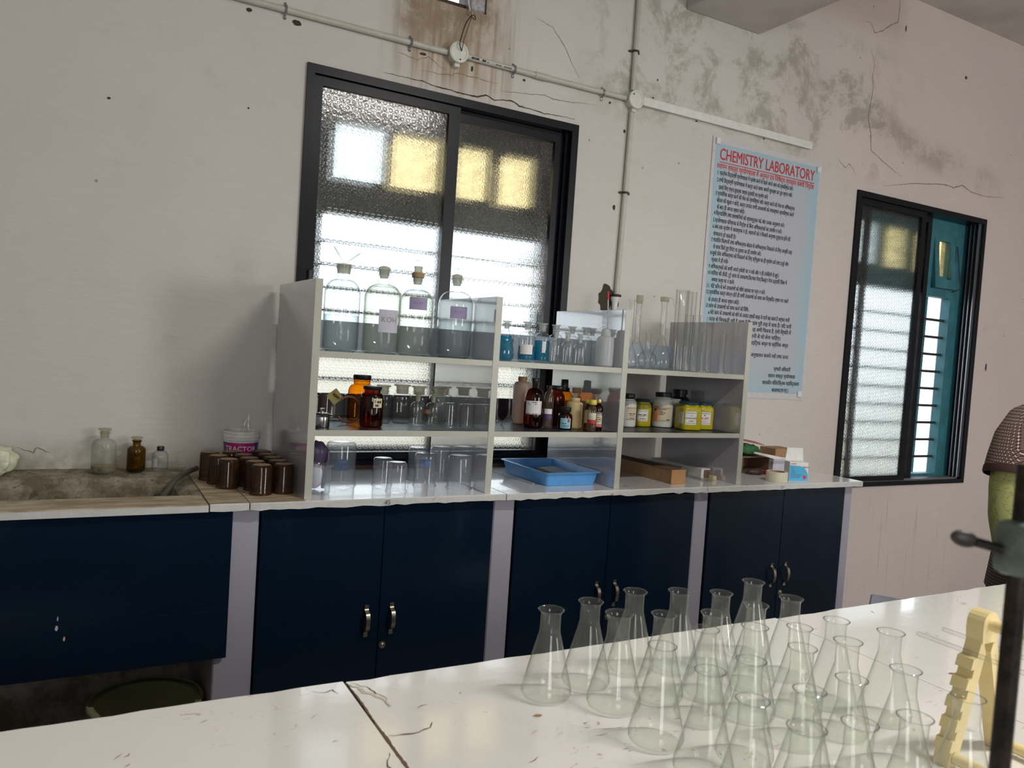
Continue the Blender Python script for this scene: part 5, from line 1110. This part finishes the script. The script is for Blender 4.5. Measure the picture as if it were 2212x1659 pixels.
tslab(tbx0, .2580, .006, 1); tslab(.2625, 1.1890, .0, 2); tslab(1.1905, tbx1, -.004, 3)
finish('seam_filler', B(.2580, .2625, ty0, ty1-.006, -.02, -.0015), 'dark_brown', lt); finish('seam_filler', B(1.1890, 1.1905, ty0, ty1-.01, -.02, -.001), 'dark_brown', lt)
for k in (-1.5, .2, 1.1, 2.6): finish('pier', B(k, k+.10, ty0+.12, ty1-.08, -H+.001, -.0265), 'lavender', lt)
finish('centre_board', B(tbx0+.12, tbx1-.12, -2.50, -2.46, -H+.05, -.0265), 'navy', lt)
def ribbon_xy(pts, wd, z, jag, seed):
    rnd = random.Random(seed); P = []
    for (a, b) in zip(pts[:-1], pts[1:]):
        n = max(2, int(math.hypot(b[0]-a[0], b[1]-a[1])/0.006))
        for k in range(n): s = k/n; P.append((a[0]+(b[0]-a[0])*s+rnd.uniform(-jag, jag), a[1]+(b[1]-a[1])*s+rnd.uniform(-jag, jag)))
    P.append(pts[-1]); bm = BM(); rows = []
    for i, p in enumerate(P):
        w = wd*rnd.uniform(.35, 1.5)/2*(.3+.7*math.sin(PI*i/(len(P)-1))); q = P[min(i+1, len(P)-1)]; o_ = P[max(i-1, 0)]; d = Vector((q[0]-o_[0], q[1]-o_[1])).normalized()
        rows.append((bm.verts.new((p[0]-d.y*w, p[1]+d.x*w, z)), bm.verts.new((p[0]+d.y*w, p[1]-d.x*w, z))))
    for a, b in zip(rows[:-1], rows[1:]): bm.faces.new((a[0], a[1], b[1], b[0]))
    return bm
finish('broken_joint', ribbon_xy([(.262, -1.952), (.262, -2.03), (.260, -2.10), (.260, -2.20), (.259, -2.32), (.260, -2.5)], .0045, .0004, .0009, 3), 'cardboard_dark', lt)
finish('broken_joint', ribbon_xy([(.264, -1.955), (.275, -1.985), (.292, -2.02), (.300, -2.05)], .006, .0003, .003, 4), 'tape', lt)
finish('crack', ribbon_xy([(.266, -1.955), (.284, -1.975), (.300, -2.02), (.292, -2.055)], .0014, .0006, .002, 5), 'cardboard_dark', lt); finish('crack', ribbon_xy([(.266, -2.13), (.30, -2.137), (.325, -2.128), (.335, -2.115)], .0025, .0006, .002, 6), 'cardboard_dark', lt)
finish('crack', ribbon_xy([(.252, -2.17), (.240, -2.20), (.243, -2.24), (.232, -2.30)], .002, .0006, .002, 7), 'cardboard_dark', lt); finish('crack', ribbon_xy([(.205, -1.965), (.222, -1.972), (.235, -1.968), (.240, -1.985)], .0022, .0006, .002, 8), 'cardboard_dark', lt)
finish('spilt_spot', ribbon_xy([(.478, -2.150), (.492, -2.152)], .010, .0004, 0, 9), 'cork', lt)
def scratches():
    rnd = random.Random(21); big = BM()
    for k in range(70):
        x, y = rnd.uniform(-.2, 2.2), rnd.uniform(-2.45, -1.97); a = rnd.gauss(.35, .5); l_ = rnd.uniform(.004, .022); w = rnd.uniform(.0003, .0008)
        d = Vector((math.cos(a), math.sin(a))); nrm = Vector((-d.y, d.x)); c = Vector((x, y)); m = nrm*rnd.uniform(-.003, .003)
        pts = [c-d*l_/2, c+m, c+d*l_/2]; R = [(big.verts.new((*(p-nrm*w*u), .00035)), big.verts.new((*(p+nrm*w*u), .00035))) for p, u in zip(pts, (.3, 1, .3))]
        for p, q in zip(R[:-1], R[1:]): big.faces.new((p[0], p[1], q[1], q[0]))
    o = finish('scratch_marks', big, 'cardboard_dark', lt); o['kind'] = 'stuff'
scratches()
finish('peeled_flake', ribbon_xy([(1.96, -2.09), (2.02, -2.10), (2.06, -2.085)], .05, .0004, .004, 12), 'tape', lt); finish('peeled_flake', ribbon_xy([(1.27, -2.28), (1.30, -2.30), (1.32, -2.33)], .012, .0004, .004, 13), 'red_dull', lt)
FL = [(0.531, -2.098, 0.135), (0.614, -2.084, 0.135), (0.609, -2.166, 0.143), (0.72, -2.062, 0.135), (0.695, -2.167, 0.133), (0.798, -2.085, 0.135), (0.779, -2.186, 0.132), (0.874, -2.105, 0.131), (0.975, -2.081, 0.135), (0.875, -2.184, 0.135), (0.601, -2.276, 0.135), (0.709, -2.245, 0.135), (0.789, -2.264, 0.136), (0.605, -2.366, 0.135), (0.684, -2.359, 0.135), (0.593, -2.45, 0.135), (0.966, -2.176, 0.135), (0.869, -2.279, 0.131), (0.793, -2.35, 0.135), (0.949, -2.282, 0.134), (0.88, -2.357, 0.136), (0.986, -2.351, 0.135), (0.683, -2.456, 0.135), (0.767, -2.451, 0.135), (0.868, -2.457, 0.135), (0.585, -2.535, 0.142), (0.666, -2.54, 0.135), (0.744, -2.554, 0.135), (0.864, -2.544, 0.135)]
ROWS = [[1, 2, 4, 6, 8, 9], [3, 5, 7, 10, 17], [11, 12, 13, 18, 20], [14, 15, 19, 21, 22], [16, 23, 24, 25], [26, 27, 28, 29]]
ORD = ['leftmost', 'second from the left', 'third from the left', 'fourth from the left', 'fifth from the left', 'sixth from the left']
RN = ['in the row nearest the wall', 'in the second row from the wall', 'in the third row from the wall', 'in the fourth row from the wall', 'in the fifth row from the wall', 'in the row nearest the viewer']
fp = erlen_proto(.0392, .135)
first = True
for ri, row in enumerate(ROWS):
    for ci, k in enumerate(row):
        x, y, h = FL[k-1]; w_ = 'rightmost' if ci == len(row)-1 else ORD[ci]
        lab = 'clear conical flask, %s %s' % (w_, RN[ri])
        if first: f_ = fp; first = False; fp.location = (x, y, H+.0006); fp['label'] = lab; fp['group'] = 'conical flasks on the white table'
        else: f_ = dup(fp, (x, y, .0006), random.uniform(0, 6), lab)
        s_ = h/.135; f_.scale = (s_, s_, s_)
# pipette rack
rk = thing('pipette_rack', 'cream yellow plastic pipette rack with notched ends on the table', 'rack', (1.005, -2.475, 0))
def rack_frame(y0, y1):
    bm = BM()
    for s in (-1, 1):
        prism(bm, [(s*.072, .0005), (s*.052, .0005), (s*.006, .150), (s*.015, .176)], y0, y1)
        for k in range(5):
            z = .020+k*.0275; o_ = .066-.052*(z/.176); e_ = .066-.052*((z+.020)/.176)
            prism(bm, [(s*(o_-.004), z), (s*(o_+.011), z+.001), (s*(e_+.012), z+.0155), (s*(e_-.004), z+.017)], y0-.0005, y1+.0005)
    prism(bm, [(.017, .165), (.0185, .180)]+[(.0185*math.cos(a), .190+.0185*math.sin(a)) for a in [math.radians(t_) for t_ in range(0, 181, 20)]]+[(-.0185, .180), (-.017, .165)], y0-.001, y1+.001)
    return bm
finish('end_frame', rack_frame(-.011, .011), 'rack_yellow', rk); finish('end_frame', rack_frame(-.311, -.289), 'rack_yellow', rk)
finish('top_rod', T([(0, -.012, .190), (0, -.05, .190), (0, -.051, .190), (0, -.288, .190)], [.0085, .0085, .006, .006], 10), 'rack_yellow', rk, smooth=True)
for sx in (-.058, .058): finish('base_rod', T([(sx, -.012, .012), (sx, -.288, .012)], .008, 10), 'rack_yellow', rk, smooth=True)
for i, (x, z) in enumerate(((.0, .168), (-.030, .1515), (.032, .1505))):
    if i == 0: continue
    tag(finish('glass_pipette', T([(1.005+x, -2.475+.075, z+.0), (1.005+x, -2.475-.34, z)], .0033, 10), 'tube', smooth=True), ['', 'glass pipette lying in the left notch of the yellow rack', 'glass pipette lying in the right notch of the yellow rack'][i], 'pipette', 'pipettes on the yellow rack')
# retort stand close to the camera
rs = thing('retort_stand', 'rusty dark retort stand rod with a boss head at the right edge', 'stand', (.4125, -2.8225, 0))
finish('base_plate', B(-.05, .11, -.06, .06, .0005, .012, bevel=.003), 'rod', rs); finish('rod', T([(0, 0, .010), (0, 0, .24), (0, 0, .476)], .0062, 16), 'rod', rs, smooth=True)
bh = finish('boss_head', B(-.013, .020, -.012, .012, .405, .440, bevel=.006, seg=2), 'boss', rs, smooth=True)
d_ = Vector((-.034, .019, .008)).normalized()
finish('thumb_screw', T([Vector((-.010, .004, .421)), Vector((-.010, .004, .421))+d_*.020], .0032, 8), 'rod', bh, smooth=True)
kn = BM(); c0 = Vector((-.010, .004, .421))+d_*.0265; bmesh.ops.create_uvsphere(kn, u_segments=14, v_segments=8, radius=1.0)
q_ = d_.to_track_quat('X', 'Z').to_matrix()
for v_ in kn.verts: v_.co = c0+q_ @ Vector((v_.co.x*.0092, v_.co.y*.0032, v_.co.z*.0054))
finish('wing_knob', kn, 'knob', bh, smooth=True)
# stool behind the table
sto = thing('stool', 'low lavender topped stool standing behind the table', 'stool', (2.81, -1.19, -H), -.98); sto.scale = (1, 1, 1.178)
finish('seat', B(-.15, .15, -.15, .15, .430, .450, bevel=.006), 'stool_top', sto)
for sx in (-.13, .13):
    for sy in (-.13, .13): finish('leg', B(sx-.012, sx+.012, sy-.012, sy+.012, .0005, .429), 'zinc', sto)
# ceiling tube fitting (outside the view, lights the room)
tf = thing('tube_fitting', 'white fluorescent tube fitting hanging below the ceiling', 'light', (2.0, -3.2, 2.5))
finish('batten', B(-.62, .62, -.025, .025, .0, .05, bevel=.003), 'white_plastic', tf); finish('tube', T([(-.58, 0, -.025), (.58, 0, -.025)], .013, 10), 'frost_clear', tf, smooth=True)
for sx in (-.58, .58): finish('holder', B(sx-.012, sx+.012, -.016, .016, -.042, .0), 'white_plastic', tf)
for sx in (-.4, .4): finish('suspension', T([(sx, 0, .05), (sx, 0, ZC-2.5-.001)], .004, 6), 'zinc', tf)

# ------------------------------------------------------------------ person at the right edge
pr = thing('person', 'person in a brown patterned vest over a green shirt standing behind the table', 'person', (2.700, -1.715, -H), 0.0); pr.scale = (1, 1, 1.033)
def skinned(name, verts, edges, mat, parent, root=0, sub=2):
    me = bpy.data.meshes.new(name); me.from_pydata([v[:3] for v in verts], edges, []); o = bpy.data.objects.new(name, me); COL.objects.link(o)
    md = o.modifiers.new('skin', 'SKIN'); md.use_smooth_shade = True
    sv = me.skin_vertices[0].data if me.skin_vertices else None
    if sv is None:
        bm = BM(); bm.from_mesh(me); lay = bm.verts.layers.skin.verify(); bm.to_mesh(me); bm.free(); sv = me.skin_vertices[0].data
    for i, v in enumerate(verts):
        r = v[3]; sv[i].radius = r if isinstance(r, tuple) else (r, r); sv[i].use_root = (i == root)
    o.modifiers.new('sub', 'SUBSURF').levels = sub; o.modifiers['sub'].render_levels = sub
    dg = bpy.context.evaluated_depsgraph_get(); m2 = bpy.data.meshes.new_from_object(o.evaluated_get(dg)); bpy.data.objects.remove(o)
    m2.materials.clear(); m2.materials.append(MATS[mat])
    for p in m2.polygons: p.use_smooth = True
    return put(name, m2, parent)
# local frame: x to the right in the photo, -y towards the table, z from the floor
V = [(0, 0, .86, (.15, .10)), (0, 0, 1.02, (.135, .095)), (0, .01, 1.16, (.15, .10)), (0, .015, 1.27, (.12, .085)), (0, .01, 1.335, .052), (0, -.005, 1.39, .050), (0, -.015, 1.45, (.066, .078)), (0, -.015, 1.52, (.070, .085)), (0, -.005, 1.575, (.050, .060)),
     (-.145, .015, 1.265, .058), (-.235, -.01, 1.18, .050), (-.248, -.03, .955, .040), (-.12, -.15, .955, .034), (-.055, -.215, .965, .026), (-.03, -.25, .965, (.022, .034)),
     (.145, .015, 1.265, .058), (.235, -.01, 1.18, .050), (.252, -.02, .975, .040), (.16, -.17, .965, .034), (.11, -.235, .965, .026), (.085, -.27, .965, (.022, .034)),
     (-.085, 0, .74, .085), (-.09, .0, .48, .058), (-.095, .02, .12, .040), (-.095, .0, .05, .038), (-.10, -.12, .035, .030),
     (.085, 0, .74, .085), (.09, .0, .48, .058), (.095, .02, .12, .040), (.095, .0, .05, .038), (.10, -.12, .035, .030)]
E_ = [(0, 1), (1, 2), (2, 3), (3, 4), (4, 5), (5, 6), (6, 7), (7, 8), (3, 9), (9, 10), (10, 11), (11, 12), (12, 13), (13, 14), (3, 15), (15, 16), (16, 17), (17, 18), (18, 19), (19, 20), (0, 21), (21, 22), (22, 23), (23, 24), (24, 25), (0, 26), (26, 27), (27, 28), (28, 29), (29, 30)]
for hx, base_i, sgn in ((-.03, 14, 1), (.085, 20, -1)):
    for k, (dx, ln) in enumerate(((-.024, .050), (-.008, .058), (.008, .055), (.024, .044))):
        yb = -.25 if base_i == 14 else -.27; i0 = len(V)
        V += [(hx+dx, yb-.018, .966, .009), (hx+dx*1.1, yb-.018-ln*.55, .962, .0085), (hx+dx*1.1, yb-.018-ln, .945, .007)]; E_ += [(base_i, i0), (i0, i0+1), (i0+1, i0+2)]
    i0 = len(V); V += [(hx+sgn*.030, yb+.012, .962, .010), (hx+sgn*.046, yb-.016, .955, .009), (hx+sgn*.044, yb-.038, .950, .0075)]; E_ += [(base_i, i0), (i0, i0+1), (i0+1, i0+2)]
body = skinned('body', V, E_, 'skin', pr)
def loft(rings, seg=24):
    bm = BM(); prev = None
    for (c, ax, ay, rx, ry) in rings:
        c = Vector(c); ax = Vector(ax).normalized(); ay = Vector(ay).normalized()
        ring = [bm.verts.new(c+ax*rx*math.cos(2*PI*k/seg)+ay*ry*math.sin(2*PI*k/seg)) for k in range(seg)]
        if prev:
            for k in range(seg): bm.faces.new((prev[k], prev[(k+1) % seg], ring[(k+1) % seg], ring[k]))
        prev = ring
    return bm
X_, Y_, Z_ = (1, 0, 0), (0, 1, 0), (0, 0, 1)
vest = finish('vest', loft([((0, 0, .76), X_, Y_, .212, .150), ((0, 0, .80), X_, Y_, .205, .146), ((0, 0, .92), X_, Y_, .185, .135), ((0, 0, 1.05), X_, Y_, .180, .132), ((0, .01, 1.17), X_, Y_, .195, .132), ((0, .012, 1.25), X_, Y_, .190, .120), ((0, .012, 1.30), X_, Y_, .135, .095), ((0, .012, 1.335), X_, Y_, .075, .072)], 40), 'vest', pr, smooth=True)
def along(pts, rads, seg=24, flat=1.0):
    rings = []; P = [Vector(p) for p in pts]
    for i, p in enumerate(P):
        d = (P[min(i+1, len(P)-1)]-P[max(i-1, 0)]).normalized(); a = d.cross(Vector((0, 1, 0)) if abs(d.y) < .9 else Vector((0, 0, 1))).normalized(); b = d.cross(a)
        rings.append((p, a, b, rads[i], rads[i]*flat))
    return loft(rings, seg)
for s in (-1, 1):
    cap = finish('cap_sleeve', along([(s*.09, .012, 1.305), (s*.140, .010, 1.280), (s*.200, .0, 1.235), (s*.240, -.010, 1.175), (s*.252, -.014, 1.140)], [.060, .075, .080, .083, .086]), 'vest', pr, smooth=True)
    finish('sleeve_band', along([(s*.2495, -.013, 1.150), (s*.2535, -.0145, 1.134), (s*.2555, -.015, 1.126)], [.0868, .0885, .0860]), 'vest_band', cap, smooth=True)
ex = -.222
finish('shirt_sleeve', along(curve([(-.230, -.005, 1.20), (-.249, -.014, 1.12), (-.255, -.022, 1.03), (-.250, -.036, .955), (-.228, -.060, .925), (-.150, -.110, .932), (-.095, -.175, .950), (-.072, -.200, .957)], 5), [.066+.012*math.sin(i*.09)-.0006*i+.004*math.sin(i*1.3)*(1 if 14 < i < 26 else .2) for i in range(36)]), 'shirt', pr, smooth=True)
finish('shirt_sleeve', along(curve([(.230, -.005, 1.20), (.250, -.014, 1.12), (.256, -.022, 1.03), (.250, -.036, .965), (.205, -.070, .945), (.165, -.140, .950), (.125, -.205, .958)], 5), [.066+.010*math.sin(i*.09)-.0006*i for i in range(31)]), 'shirt', pr, smooth=True)
finish('shirt_collar', L([(.070, 1.318), (.066, 1.345), (.078, 1.335), (.088, 1.312)], 24), 'shirt', pr, (0, .005, 0), smooth=True)
for s in (-1, 1): finish('trouser_leg', loft([((s*.09, .01, .07), X_, Y_, .075, .085), ((s*.092, .01, .46), X_, Y_, .085, .090), ((s*.088, .005, .76), X_, Y_, .105, .118), ((s*.07, 0, .84), X_, Y_, .11, .125)], 20), 'trousers', pr, smooth=True)
for s in (-1, 1): finish('shoe', blob_mesh(3, lambda c: (s*.098+c.x*.046, -.05+c.y*.125, max(.0006, .036+c.z*.040))), 'black', pr, smooth=True)
finish('hair', blob_mesh(3, lambda c: (c.x*.083, .012+c.y*.098, 1.535+c.z*.088) if c.y > -.55 or c.z > .45 else (c.x*.070, .012+c.y*.060, 1.535+c.z*.080)), 'hair', pr, smooth=True)
for s in (-1, 1):
    finish('eye', blob_mesh(2, lambda c: (s*.027+c.x*.011, -.079+c.y*.006, 1.500+c.z*.006)), 'paper', pr, smooth=True)
    finish('pupil', blob_mesh(2, lambda c: (s*.027+c.x*.0045, -.0835+c.y*.003, 1.500+c.z*.0045)), 'black', pr, smooth=True)
    finish('ear', blob_mesh(2, lambda c: (s*.075+c.x*.009, -.010+c.y*.018, 1.485+c.z*.028)), 'skin', pr, smooth=True)
finish('nose', blob_mesh(2, lambda c: (c.x*.013, -.088+c.y*.016-.006*c.z, 1.478+c.z*.024)), 'skin', pr, smooth=True)
finish('mouth', blob_mesh(2, lambda c: (c.x*.020, -.081+c.y*.006, 1.440+c.z*.006)), 'red_dull', pr, smooth=True)
